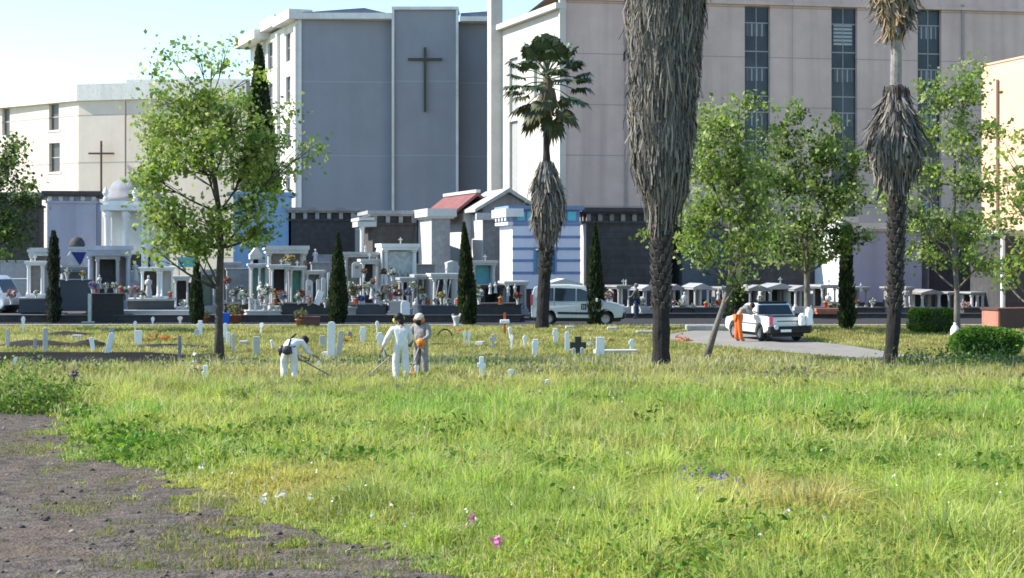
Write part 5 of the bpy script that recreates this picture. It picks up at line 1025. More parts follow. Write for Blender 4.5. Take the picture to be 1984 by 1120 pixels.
tree('leafy tree at the right picture edge before the orange wall', (2010, 680), [(2008, 600), (2004, 520), (2000, 440), (1990, 360)], .12,
     [(1960, 320, 38, 34, .35), (1975, 390, 40, 40, .45), (1950, 440, 36, 30, .6), (1980, 490, 42, 34, .9), (1945, 520, 36, 18, .6), (2020, 400, 50, 70, .8), (1935, 360, 24, 18, .25), (1965, 545, 30, 14, .4), (1945, 240, 24, 20, .2), (2010, 250, 40, 40, .4)], YG[:2] + MG, .16, 1.0, GREYBARK, 34)
# ---- cypresses
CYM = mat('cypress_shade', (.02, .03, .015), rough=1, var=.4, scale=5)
def cypress(label, px, yt, yb, wpx, d=None, leanpx=0, n=2600, pal=None, scruffy=0):
    b = G(px, yb) if d is None else Vector((X(px, d), d, 0)); s_ = b.y / F; h = Zp(yt, b.y) - b.z; r = wpx * s_ / 2; lx = leanpx * s_
    t = thing('cypress_tree', label, 'tree', b, 0, 'dark columnar cypresses')
    prof = lambda q: r * (min(1, .72 + q * 2.2) if q < .15 else (1 - ((q - .15) / .85) ** 1.7) ** .9 if not scruffy else (.62 + .55 * float(fbm(q * h + px, 3.0, .6, 8))) * (1 - q) ** .35)
    mb = MB(); rings = [(max(.02, prof(q) * .72), q) for q in [i / 14 for i in range(15)]]
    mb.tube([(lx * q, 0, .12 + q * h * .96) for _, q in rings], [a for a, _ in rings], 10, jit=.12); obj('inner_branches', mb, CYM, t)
    mb = MB(); mb.tube([(0, 0, -.1), (0, 0, .4)], .1, 7); obj('trunk', mb, BARK, t)
    q = rng.random(n) ** 1.0; a = rng.random(n) * 2 * PI; rad = np.array([prof(v) for v in q]) * (.72 + .32 * rng.random(n) * (1 + scruffy)) * (.82 + .4 * fbm(a * 1.3 + px, q * h, .7, 4))
    P = np.stack([np.cos(a) * rad + lx * q, np.sin(a) * rad, .1 + q * h * .97], 1)
    ax = np.stack([np.cos(a) * .35, np.sin(a) * .35, np.full(n, 1.1)], 1)
    leafcloud('foliage', P, h * .045 + .1 * rng.random(n), colmix(n, pal or [(.025, .045, .015), (.035, .06, .018), (.02, .035, .015), (.06, .075, .03)], .2), LEAF, t, aspect=.35, axis=ax, spread=.35); return t
cypress('thick dark cypress column behind the tallest white post', 655, 452, 628, 36); cypress('dark cypress tapering to a thin leaning tip left of the van', 908, 432, 631, 34, leanpx=-9)
cypress('narrow dark cypress in front of the white van bonnet', 1153, 432, 631, 33); cypress('straight dark cypress left of the foreground tree trunk', 381, 498, 629, 26); cypress('thin scruffy cypress beside the slim white shrine', 104, 448, 626, 28, scruffy=.5, n=1500, pal=[(.035, .045, .03), (.05, .06, .03), (.03, .03, .025)])
cypress('very tall dark cypress against the grey blue block', 508, 82, 600, 74, d=120, leanpx=-6, n=6500, pal=[(.02, .036, .012), (.03, .05, .016), (.045, .06, .02)])
cypress('ivy covered dark column between pickup and right palm', 1640, 440, 638, 34, scruffy=.3, n=2200, pal=[(.04, .06, .02), (.07, .1, .03), (.03, .04, .02)]); cypress('dark bushy cypress behind the pickup cab', 1425, 540, 622, 44, d=80, n=1800)
# ---- hedges
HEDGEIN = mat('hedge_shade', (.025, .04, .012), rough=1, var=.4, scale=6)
def hedge(label, pxl, pxr, yt, yb, depth, round_, n, pal):
    b = G((pxl + pxr) / 2, yb); s_ = b.y / F; w_ = (pxr - pxl) * s_; h = (yb - yt) * s_ * .97
    t = thing('hedge', label, 'hedge', b, R(6))
    mb = MB(); e = round_
    def shape(u, v):  # superellipsoid
        cu, su, cv, sv = math.cos(u), math.sin(u), math.cos(v), math.sin(v); p = lambda a: math.copysign(abs(a) ** e, a)
        return Vector((p(cv) * p(cu) * w_ / 2, p(cv) * p(su) * depth / 2, p(sv) * h / 2 + h / 2))
    nu, nv = 24, 12; vs = []
    for i in range(nv + 1):
        for k in range(nu):
            q = shape(2 * PI * k / nu, -PI / 2 + PI * i / nv); vs.append((q.x * .92, q.y * .9, (q.z - h / 2) * .92 + h / 2))
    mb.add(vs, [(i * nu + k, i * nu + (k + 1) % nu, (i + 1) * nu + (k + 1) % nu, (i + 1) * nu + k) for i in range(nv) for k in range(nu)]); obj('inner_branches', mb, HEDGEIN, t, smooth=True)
    P = []; A = []
    for _ in range(n):
        q = shape(random.uniform(0, 2 * PI), math.asin(random.uniform(-.9, 1))); q2 = Vector((q.x, q.y, q.z - h / 2)); f = random.uniform(.9, 1.03) + .03 * math.sin(q.x * 9) * math.cos(q.z * 8); P.append((q.x * f, q.y * f, (q.z - h / 2) * f + h / 2)); A.append(q2.normalized() * .8)
    leafcloud('foliage', np.array(P), .06 + .07 * rng.random(n), colmix(n, pal, .2), LEAF, t, aspect=.6, axis=np.array(A)); return t
hedge('trimmed box shaped green hedge behind the slim right hand tree', 1762, 1850, 595, 645, 1.5, .5, 4200, [(.13, .24, .02), (.18, .29, .03), (.1, .18, .02)]); hedge('low rounded green hedge nearest the viewer on the right', 1843, 1978, 631, 694, 1.9, .85, 6000, [(.1, .22, .02), (.15, .29, .03), (.075, .16, .02)])

# ================================================================== PALMS
def fronds_skirt(parent, prof, pal, n, ln, name='dead_frond_skirt', wd=.09, d=50, flare=.25):
    """prof: list of (z, radius, x offset); hanging dry fronds wrapped round the trunk"""
    zs = np.array([p[0] for p in prof]); rs = np.array([p[1] for p in prof]); xo = np.array([p[2] for p in prof])
    q = rng.random(n); z = zs[0] + ln * .85 + (zs[-1] - zs[0] - ln * .85) * q; a = rng.random(n) * 2 * PI
    L_ = ln * (.35 + .85 * rng.random(n)); w_ = wd * (.3 + 1.5 * rng.random(n) ** 2); m = 5
    V = np.empty((n, m * 2, 3)); rj = .84 + .2 * rng.random(n); kick = flare * 1.4 * rng.random(n) ** 4
    tw = rng.normal(size=n) * .5; sway = rng.normal(size=n) * .15
    for i in range(m):
        f = i / (m - 1); zz = z - f * L_; rad = np.interp(zz, zs, rs) * rj * (1 + .08 * np.sin(7 * f + 40 * q)) + kick * f ** 2
        aa = a + sway * f; rad = rad * (.86 + .3 * fbm(np.cos(a) * 1.2 + 5 + np.sin(a) * .9, z * 1.1 + np.sin(a) * .7, .42, 51)); ox = np.interp(zz, zs, xo); cx = np.cos(aa) * rad + ox; cy = np.sin(aa) * rad
        ww = w_ * (.35 + 1.1 * f - .9 * f ** 3) / 2; tx, ty = -np.sin(aa) * np.cos(tw) + np.cos(aa) * np.sin(tw), np.cos(aa) * np.cos(tw) + np.sin(aa) * np.sin(tw)
        V[:, 2 * i] = np.stack([cx - tx * ww, cy - ty * ww, zz], 1); V[:, 2 * i + 1] = np.stack([cx + tx * ww, cy + ty * ww, zz], 1)
    I = np.arange(n)[:, None] * m * 2; Fi = np.concatenate([np.concatenate([I + 2 * i, I + 2 * i + 1, I + 2 * i + 3, I + 2 * i + 2], 1) for i in range(m - 1)], 1).ravel()
    C = np.repeat((colmix(n, pal, .2) * (.5 + 1.0 * fbm(np.cos(a) * 1.2 + np.sin(a) * 2, z * .8, .35, 57))[:, None])[:, None, :], m * 2, 1)
    o = bigmesh(name, V.reshape(-1, 3), Fi, np.full(n * (m - 1), 4), C.reshape(-1, 3), DEAD, parent); return o
def palm_trunk(t, pts, rads, rough_from, rough_to, nst, m=PALMB):
    mb = MB(); n = 40; pv = [Vector(p) for p in pts]; zs = [p.z for p in pv]
    P = []; Rr = []
    for i in range(n + 1):
        z = zs[0] + (zs[-1] - zs[0]) * i / n
        P.append(Vector((np.interp(z, zs, [p.x for p in pv]), 0, z))); Rr.append(float(np.interp(z, zs, rads)) * (1 + .04 * math.sin(i * 2.1)))
    mb.tube(P, Rr, 14, jit=.05); obj('trunk', mb, m, t, smooth=False)
    if nst:   # stubs of cut leaf stalks
        mb = MB()
        for i in range(nst):
            z = rough_from + (rough_to - rough_from) * i / nst; a = i * 2.399; r = float(np.interp(z, zs, rads)); x = float(np.interp(z, zs, [p.x for p in pv]))
            dr = Vector((math.cos(a), math.sin(a), 0)); c = Vector((x, 0, z)) + dr * r * .95
            up = (dr * .55 + Vector((0, 0, 1))).normalized(); sd_ = up.cross(dr).normalized(); f = sd_.cross(up)
            M = Matrix((sd_, f, up)).transposed(); mb.box(c + up * .06, (r * .6, .05, random.uniform(.14, .26)), M=M, taper=.6)
        obj('leaf_stubs', mb, mat('palm_stub', (.08, .068, .06), .9, var=.4, scale=9), t)
GREYD = [(.15, .138, .125), (.19, .175, .155), (.1, .092, .085), (.07, .064, .06), (.25, .21, .165)]
GOLDD = [(.36, .25, .12), (.28, .19, .1), (.2, .15, .1), (.42, .32, .18)]
# large palm
b = G(1281, 712); d = b.y; s_ = d / F; zz = lambda py: Zp(py, d) - b.z
t = thing('palm_tree', 'huge palm trunk wrapped in grey dead fronds, crown out of view', 'palm', b, 0, 'fan palms')
pts = [((px - 1281) * s_, 0, zz(py)) for px, py in ((1281, 718), (1281, 690), (1281, 560), (1281, 480), (1284, 400), (1290, 200), (1292, -60))]
palm_trunk(t, pts, [21 * s_, 16.5 * s_, 17 * s_, 18.5 * s_, 20 * s_, 22 * s_, 22 * s_], zz(600), zz(395), 120)
pr = [(zz(py), r * s_, (x - 1281) * s_) for py, r, x in ((430, 18, 1283), (402, 26, 1284), (372, 40, 1285), (320, 51, 1281), (280, 55, 1282), (200, 60, 1284), (100, 64, 1288), (0, 72, 1291), (-70, 78, 1292))]
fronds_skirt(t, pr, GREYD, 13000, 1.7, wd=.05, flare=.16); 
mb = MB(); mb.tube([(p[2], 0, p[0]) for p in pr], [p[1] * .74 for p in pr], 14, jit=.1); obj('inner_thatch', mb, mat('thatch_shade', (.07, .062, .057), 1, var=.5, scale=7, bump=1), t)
# right palm
b = G(1724, 707); d = b.y; s_ = d / F; zz = lambda py: Zp(py, d) - b.z
t = thing('palm_tree', 'slim palm with a pear shaped skirt of dead fronds and thin smooth neck', 'palm', b, 0, 'fan palms')
X0 = 1724; pts = [((px - X0) * s_, 0, zz(py)) for px, py in ((1723, 712), (1727, 680), (1733, 600), (1736, 480), (1738, 360), (1736, 160), (1737, 80), (1737, -60))]
palm_trunk(t, pts, [16 * s_, 13 * s_, 13.5 * s_, 15 * s_, 16 * s_, 10 * s_, 9 * s_, 9 * s_], zz(600), zz(350), 130)
pr = [(zz(py), r * s_, (x - X0) * s_) for py, r, x in ((372, 17, 1738), (350, 25, 1738), (325, 38, 1737), (285, 47, 1733), (245, 40, 1735), (215, 29, 1736), (190, 22, 1737), (165, 17, 1736))]
fronds_skirt(t, pr, GREYD, 3000, 1.1, wd=.06, flare=.3)
mb = MB(); mb.tube([(p[2], 0, p[0]) for p in pr], [p[1] * .72 for p in pr], 12, jit=.1); obj('inner_thatch', mb, MATS['thatch_shade'], t)
mb = MB()
mb_n = MB(); mb_n.tube([((1736 - X0) * s_, 0, zz(168)), ((1737 - X0) * s_, 0, zz(60))], [11.5 * s_, 10.5 * s_], 12); obj('neck', mb_n, mat('pale_palm_bark', (.26, .235, .22), .9, var=.3, scale=5, bump=.5), t)
for i in range(16):
    a = i * 2.4; r = random.uniform(14, 27) * s_; mb.tube([((1736 - X0) * s_ + math.cos(a) * r * .45, math.sin(a) * r * .45, zz(178)), ((1736 - X0) * s_ + math.cos(a) * r, math.sin(a) * r, zz(random.uniform(166, 178))), ((1736 - X0) * s_ + math.cos(a) * r * 1.05, math.sin(a) * r * 1.05, zz(random.uniform(186, 200)))], .035, 5)
obj('cut_stalks', mb, mat('red_brown_stalks', (.06, .035, .03), .8, var=.6, scale=3), t)
pr2 = [(zz(py), r * s_, (x - X0) * s_) for py, r, x in ((84, 9, 1737), (62, 16, 1737), (36, 28, 1735), (8, 36, 1733), (-20, 42, 1732), (-60, 44, 1732))]
fronds_skirt(t, pr2, GREYD[:3] + GOLDD[:3], 1300, .7, wd=.06, flare=.4, name='upper_dead_fronds')
mb = MB(); mb.tube([(p[2], 0, p[0]) for p in pr2], [p[1] * .66 for p in pr2], 12, jit=.1); obj('inner_thatch', mb, MATS['thatch_shade'], t)
# crowned palm
b = G(1051, 637); d = b.y; s_ = d / F; zz = lambda py: Zp(py, d) - b.z; X0 = 1051
t = thing('palm_tree', 'fan palm with a full green crown in front of the pink and cream block', 'palm', b, 0, 'fan palms')
pts = [((px - X0) * s_, 0, zz(py)) for px, py in ((1050, 642), (1051, 610), (1055, 540), (1059, 470), (1060, 380), (1059, 290), (1060, 235), (1062, 160))]
palm_trunk(t, pts, [14 * s_, 12 * s_, 12 * s_, 13 * s_, 13 * s_, 6 * s_, 5 * s_, 7 * s_], zz(530), zz(440), 50)
pr = [(zz(py), r * s_, (x - X0) * s_) for py, r, x in ((478, 13, 1059), (455, 20, 1060), (425, 27, 1061), (395, 30, 1061), (360, 26, 1060), (335, 21, 1059), (312, 13, 1059))]
fronds_skirt(t, pr, GREYD, 2000, 1.2, wd=.07, flare=.25)
mb = MB(); mb.tube([(p[2], 0, p[0]) for p in pr], [p[1] * .7 for p in pr], 12, jit=.1); obj('inner_thatch', mb, MATS['thatch_shade'], t)
mb = MB(); mb.lathe([(.1, -.9), (.3, -.55), (.42, -.2), (.36, .2), (.25, .6), (.08, 1.0)], ((1061 - X0) * s_, 0, zz(190)), 12); obj('crown_base', mb, mat('crown_fibre', (.1, .085, .05), 1, var=.5, scale=8), t)
def frond(cx, cz, az, el, ln, fan):
    o = Vector((cx, 0, cz)); dr = Vector((math.cos(az) * math.cos(el), math.sin(az) * math.cos(el), math.sin(el)))
    sd_ = dr.cross(Vector((0, 0, 1)));  sd_ = sd_.normalized() if sd_.length > .05 else Vector((1, 0, 0)); up = sd_.cross(dr)
    p1 = o + dr * ln * .5; e = o + dr * ln - Vector((0, 0, ln * .14)); V = []; Fc = []
    mb = MB(); mb.tube([o, p1, e], [.03, .025, .018], 4)
    n = 22
    for i in range(n):
        a = R(-112 + 224 * i / (n - 1)); L_ = fan * (.72 + .28 * math.cos(a)) * random.uniform(.85, 1.1)
        u = (dr * math.cos(a) + sd_ * math.sin(a) + up * .25).normalized(); w_ = u.cross(up).normalized() * fan * .1
        m_ = e + u * L_ * .55; tp_ = e + u * L_ * .86 - Vector((0, 0, L_ * random.uniform(.2, .45)))
        mb.add([e, m_ + w_, tp_, m_ - w_], [(0, 1, 2, 3)])
    return mb
FRM = mat('palm_green', (.045, .07, .025), rough=.45, var=.35, scale=3, spec=.5); FRD = mat('palm_old_green', (.07, .075, .03), rough=.6, var=.35, scale=3)
for i in range(46):
    q = i / 45; az = i * 2.399 + random.uniform(-.2, .2); el = R(80 - 140 * q + random.uniform(-8, 8))
    obj('frond', frond((1061 - X0) * s_, zz(178 - 45 * (1 - q)), az, el, 1.45 - .4 * abs(q - .5) if q > .15 else 1.2, .95), FRM if q < .7 else FRD, t)
# ================================================================== VEHICLES
def arch(cx, cz, r, n=9): return [(cx - r * math.cos(PI * k / n), cz + r * math.sin(PI * k / n)) for k in range(n + 1)]
def body(prof, W, belt, tp):
    hw = lambda z: W / 2 - (max(0, z - belt) * tp)
    mb = MB(); n = len(prof); vs = [(x, -hw(z), z) for x, z in prof] + [(x, hw(z), z) for x, z in prof]
    mb.add(vs, [tuple(range(n)), tuple(range(2 * n - 1, n - 1, -1))] + [(i, (i + 1) % n, (i + 1) % n + n, i + n) for i in range(n)]); return mb, hw
def sidepanel(poly, hw, side, off_=.004, th=.012):
    mb = MB(); n = len(poly); o = [(x, side * (hw(z) + off_ + th), z) for x, z in poly]; i_ = [(x, side * (hw(z) + off_), z) for x, z in poly]
    mb.add(o + i_, [tuple(range(n)), tuple(range(2 * n - 1, n - 1, -1))] + [(k, (k + 1) % n, (k + 1) % n + n, k + n) for k in range(n)]); return mb
def wheel(t, x, y, r, w_=.2):
    mb = MB(); pr = [(r * .62, -w_ / 2), (r * .92, -w_ / 2), (r, -w_ * .35), (r, w_ * .35), (r * .92, w_ / 2), (r * .62, w_ / 2)]
    n = 24; vs = [(q * math.cos(2 * PI * k / n), h, q * math.sin(2 * PI * k / n)) for q, h in pr for k in range(n)]
    m = len(pr); mb.add(vs, [(i * n + k, i * n + (k + 1) % n, ((i + 1) % m) * n + (k + 1) % n, ((i + 1) % m) * n + k) for i in range(m) for k in range(n)])
    o = obj('wheel', mb, RUBBER, t, (x, y, r), smooth=True)
    mb = MB()
    for sgn in (-1, 1):
        vs = [(r * .62 * math.cos(2 * PI * k / n), sgn * w_ * .36, r * .62 * math.sin(2 * PI * k / n)) for k in range(n)] + [(r * .18 * math.cos(2 * PI * k / n), sgn * w_ * .25, r * .18 * math.sin(2 * PI * k / n)) for k in range(n)]
        mb.add(vs, [(k, (k + 1) % n, (k + 1) % n + n, k + n) for k in range(n)] + [tuple(range(n, 2 * n))])
    obj('rim', mb, mat('grey_steel', (.3, .3, .31), .4, metal=.6), o); return o
CARW = mat('car_white', (.7, .71, .7), rough=.28, var=.03, scale=2, spec=.5)
CARG = mat('van_pale_silver', (.5, .53, .53), rough=.3, var=.04, scale=2, spec=.5)
REDL = mat('red_lamp', (.5, .015, .03), rough=.25, spec=.6); PINKL = mat('pinkish_lamp', (.75, .08, .16), rough=.3, spec=.6); CHROME = mat('lamp_glass', (.6, .62, .65), rough=.15, spec=.7)
def van(label, loc, rz, bm_, mark=True):
    t = thing('parked_van', label, 'van', loc, rz)
    pr = [(-2.05, .36)] + arch(-1.3, .34, .4) + arch(1.32, .34, .4) + [(2.08, .38), (2.12, .62), (2.06, .86), (1.75, .98), (1.28, 1.08), (.62, 1.64), (.3, 1.78), (-.4, 1.85), (-1.6, 1.83), (-1.93, 1.74), (-2.0, 1.5), (-2.06, 1.0)]
    mb, hw = body(pr, 1.72, 1.0, .17); obj('body', mb, bm_, t, bevel=.04)
    mb = MB(); mb.boxb(-1.9, 1.95, -.7, .7, .18, .42); obj('underside', mb, BLACK, t)
    for sd_ in (-1, 1):
        f = obj('side_window', sidepanel([(.02, 1.1), (.98, 1.12), (.52, 1.54), (.2, 1.66), (.02, 1.68)], hw, sd_), DARKGL, t)
        obj('side_window', sidepanel([(-.98, 1.1), (-.04, 1.1), (-.04, 1.68), (-.98, 1.7)], hw, sd_), DARKGL, t)
        obj('side_window', sidepanel([(-1.8, 1.14), (-1.05, 1.1), (-1.05, 1.7), (-1.75, 1.68)], hw, sd_), DARKGL, t)
        obj('rub_strip', sidepanel([(-.85, .52), (.85, .5), (.85, .6), (-.85, .62)], hw, sd_, .004, .03), BLACK, t)
        dr = MB()
        for x in (-1.0, .0, 1.0): dr.add([(x - .006, sd_ * (hw(.5) + .003), .45), (x + .006, sd_ * (hw(.5) + .003), .45), (x + .006, sd_ * (hw(1.08) + .003), 1.08), (x - .006, sd_ * (hw(1.08) + .003), 1.08)], [(0, 1, 2, 3)])
        obj('door_seam', dr, BLACK, t)
        for x in (-.12, .12): obj('handle', sidepanel([(x - .08 - .06, .94), (x + .08 - .06, .94), (x + .08 - .06, .98), (x - .08 - .06, .98)], hw, sd_, .004, .03), bm_, t)
        mb = MB(); mb.box((.95, sd_ * (hw(1.15) + .12), 1.16), (.1, .2, .17)); obj('mirror', mb, CHROME if sd_ < 0 else bm_, t, bevel=.03)
        mb = MB(); mb.box((-2.03, sd_ * .78, 1.15), (.09, .14, .5)); obj('taillight', mb, REDL, t, bevel=.02)
        mb = MB(); mb.box((2.03, sd_ * .66, .8), (.14, .28, .2)); obj('headlight', mb, CHROME, t, bevel=.04)
        for x in (-1.3, 1.32): wheel(t, x, sd_ * .74, .31)
    mb = MB(); mb.add([(1.26, -.68, 1.115), (1.26, .68, 1.115), (.66, .6, 1.63), (.66, -.6, 1.63)], [(0, 1, 2, 3)]); 
    for v in range(len(mb.v)): mb.v[v] = (mb.v[v][0] + .02, mb.v[v][1], mb.v[v][2] + .02)
    obj('windscreen', mb, DARKGL, t)
    mb = MB(); mb.add([(-2.055, -.6, 1.15), (-2.055, .6, 1.15), (-1.99, .58, 1.66), (-1.99, -.58, 1.66)], [(0, 1, 2, 3)]); obj('rear_window', mb, DARKGL, t)
    mb = MB(); mb.boxb(2.0, 2.17, -.8, .8, .3, .56); obj('front_bumper', mb, BLACK, t, bevel=.04); mb = MB(); mb.boxb(-2.16, -1.98, -.82, .82, .33, .56); obj('rear_bumper', mb, BLACK, t, bevel=.04)
    if mark:
        o = sidepanel([(.22, .72), (.46, .72), (.46, .98), (.22, .98)], hw, -1, .004, .004); e_ = obj('door_emblem', o, mat('emblem_black', (.015, .017, .03), .5), t)
        mb = MB(); y = -(hw(.8) + .0115)
        for x in (.29, .38): mb.add([(x - .022, y, .76), (x + .022, y, .76), (x + .022, y, .93), (x - .022, y, .93)], [(0, 1, 2, 3)])
        mb.add([(.335, y - .001, .75), (.345, y - .001, .75), (.345, y - .001, .95), (.335, y - .001, .95)], [(0, 1, 2, 3)])
        obj('emblem_mark', mb, mat('emblem_pale', (.35, .37, .4), .6), e_)
        mb = MB()
        for k in range(5): mb.add([(.56 + k * .05, y + .005, .8), (.59 + k * .05, y + .005, .8), (.59 + k * .05, y + .005, .835), (.56 + k * .05, y + .005, .835)], [(0, 1, 2, 3)])
        obj('door_lettering', mb, mat('grey_lettering', (.3, .32, .34), .6), e_)
    return t
dv = 75.6; xc = (X(1036, dv) + X(1203, dv)) / 2
van('pale silver van with dark door emblem parked behind the crowned palm', (xc, dv, .01), R(-7), CARG)
# cab-forward van at the left edge
dl = 86.0; t = thing('parked_van', 'white van nose with steep windscreen cut off by the left edge', 'van', (X(36, dl) - 2.35, dl, .01), R(-14))
pr = [(-2.6, .4)] + arch(-1.6, .36, .42) + arch(1.35, .36, .44) + [(2.15, .42), (2.3, .6), (2.32, .95), (2.2, 1.2), (1.75, 1.95), (1.5, 2.12), (-2.4, 2.15), (-2.6, 1.9)]
mb, hw = body(pr, 1.8, 1.1, .1); obj('body', mb, CARW, t, bevel=.05)
for sd_ in (-1, 1):
    obj('side_window', sidepanel([(.75, 1.2), (1.85, 1.2), (1.55, 1.9), (.75, 1.95)], hw, sd_), DARKGL, t)
    mb = MB(); mb.box((1.8, sd_ * (hw(1.3) + .13), 1.35), (.1, .2, .26)); obj('mirror', mb, WHITE, t, bevel=.03)
    for x in (-1.6, 1.35): wheel(t, x, sd_ * .76, .34)
    mb = MB(); mb.box((2.24, sd_ * .7, .85), (.14, .26, .26)); obj('headlight', mb, CHROME, t, bevel=.04)
mb = MB(); mb.add([(2.2, -.74, 1.25), (2.2, .74, 1.25), (1.8, .68, 1.92), (1.8, -.68, 1.92)], [(0, 1, 2, 3)]); obj('windscreen', mb, DARKGL, t)
mb = MB(); mb.boxb(2.18, 2.36, -.84, .84, .34, .6); obj('front_bumper', mb, BLACK, t, bevel=.04)
mb = MB(); mb.boxb(-2.4, 2.1, -.7, .7, .2, .45); obj('underside', mb, BLACK, t)
# pickup seen from behind
b = G(1497, 664); a_ = R(16); hd = Vector((-math.sin(a_), math.cos(a_), 0)); dp = b.y
cen = Vector((X(1531, dp), dp, .02)) + hd * 2.12 
t = thing('pickup_truck', 'small white pickup with black roof rail and black bumper on the drive', 'pickup', cen, R(90) + a_)
t.scale = (.96, .96, .94)
pr = [(-2.1, .5)] + arch(-1.2, .33, .4) + arch(1.32, .33, .4) + [(2.05, .4), (2.1, .62), (2.0, .84), (1.0, .98), (.42, 1.42), (.2, 1.47), (-.5, 1.48), (-.68, 1.44), (-.92, 1.0), (-2.08, 1.0), (-2.12, .85)]
mb, hw = body(pr, 1.68, .98, .3); obj('body', mb, CARW, t, bevel=.03)
mb = MB(); mb.boxb(-2.0, -.98, -.74, .74, .97, 1.006); obj('bed_liner', mb, BLACK, t)
mb = MB(); mb.boxb(-2.13, -1.98, -.84, .84, .99, 1.03); obj('bed_rail', mb, BLACK, t)
for sd_ in (-1, 1):
    obj('side_window', sidepanel([(-.5, 1.03), (.82, 1.03), (.38, 1.38), (-.42, 1.41)], hw, sd_), DARKGL, t)
    obj('door_seam', sidepanel([(-.62, .45), (-.6, .45), (-.6, 1.0), (-.62, 1.0)], hw, sd_, .002, .004), BLACK, t); obj('rub_strip', sidepanel([(-.95, .66), (1.0, .66), (1.0, .71), (-.95, .71)], hw, sd_, .003, .02), mat('grey_strip', (.15, .15, .16), .6), t)
    mb = MB(); mb.box((-2.11, sd_ * .76, .84), (.08, .15, .36)); obj('taillight', mb, PINKL, t, bevel=.02)
    mb = MB(); mb.box((.8, sd_ * (hw(1.08) + .1), 1.1), (.1, .18, .15)); obj('mirror', mb, BLACK, t, bevel=.03)
    for x in (-1.2, 1.32): wheel(t, x, sd_ * .74, .31, .19)
mb = MB(); mb.add([(-.71, -.63, 1.41), (-.71, .63, 1.41), (-.905, .74, 1.035), (-.905, -.74, 1.035)], [(0, 1, 2, 3)])
for v in range(4): mb.v[v] = (mb.v[v][0] - .02, mb.v[v][1], mb.v[v][2])
obj('rear_window', mb, DARKGL, t)
mb = MB(); mb.tube([(-.62, -.6, 1.5), (-.62, .6, 1.5)], .045, 8); mb.tube([(.2, -.58, 1.5), (.2, .58, 1.5)], .035, 8); obj('roof_rail', mb, BLACK, t)
mb = MB(); mb.boxb(-2.26, -2.0, -.85, .85, .34, .62); obj('rear_bumper', mb, BLACK, t, bevel=.04)
mb = MB(); mb.boxb(-2.0, 1.95, -.66, .66, .2, .46); obj('underside', mb, BLACK, t)
mb = MB(); mb.boxb(-2.275, -2.262, -.02, .42, .4, .5); obj('number_plate', mb, WHITE, t)
mb = MB(); n = 14; mb.add([(-2.275, .6 + .09 * math.cos(2 * PI * k / n), .58 + .09 * math.sin(2 * PI * k / n)) for k in range(n)] + [(-2.2, .6 + .09 * math.cos(2 * PI * k / n), .58 + .09 * math.sin(2 * PI * k / n)) for k in range(n)], [tuple(range(n))] + [(k, (k + 1) % n, (k + 1) % n + n, k + n) for k in range(n)]); obj('fog_lamp', mb, CHROME, t)
mb = MB(); mb.boxb(-2.142, -2.128, -.5, .5, .8, .83); obj('tailgate_handle', mb, BLACK, t)
M3 = Matrix.Rotation(R(90) + a_, 3, 'Z')
def sack(label, lx, ly, lz, h, r):
    mb = MB(); mb.lathe([(r * 1.0, 0), (r * 1.12, h * .1), (r * 1.08, h * .4), (r * 1.1, h * .7), (r * .9, h * .88), (r * .5, h * .93), (r * .62, h)], n=8, sy=.75)
    for i in range(len(mb.v)): v = mb.v[i]; mb.v[i] = (v[0] * random.uniform(.86, 1.12), v[1] * random.uniform(.86, 1.12), v[2] + random.uniform(-.02, .02) * (v[2] > .01))
    o = obj('white_sack', mb, WHITE, None, cen + M3 @ Vector((lx, ly, lz)), R(70)); return tag(o, label, 'sack')
sack('tall white sack standing on the right end of the pickup bumper', -2.2, -.72, .625, .66, .19); sack('shorter white sack on the pickup bumper beside the tall one', -2.22, -.42, .625, .42, .16)

# ================================================================== PEOPLE
def skinmesh(name, J, E, m, parent, root, lvl=2):
    me = bpy.data.meshes.new(name); bm = bmesh.new(); sv = bm.verts.layers.skin.verify(); ix = {}
    for k, (x, y, z, r) in J.items():
        v = bm.verts.new((x, y, z)); r = r if isinstance(r, tuple) else (r, r); v[sv].radius = r; v[sv].use_root = (k == root); ix[k] = v
    for a, b_ in E: bm.edges.new((ix[a], ix[b_]))
    bm.to_mesh(me); bm.free(); me.materials.append(m)
    o = bpy.data.objects.new(name, me); COL.objects.link(o); o.parent = parent
    s1 = o.modifiers.new('skin', 'SKIN'); s1.use_smooth_shade = True; s1.branch_smoothing = .5
    s2 = o.modifiers.new('sub', 'SUBSURF'); s2.levels = lvl; s2.render_levels = lvl
    return o
SKIN = mat('skin', (.42, .25, .18), rough=.6, var=.08, scale=8)
COVER = mat('white_coverall', (.74, .72, .69), rough=.9, var=.1, scale=5, bump=1.0, bscale=7, dirt=(.6, .57, .5))
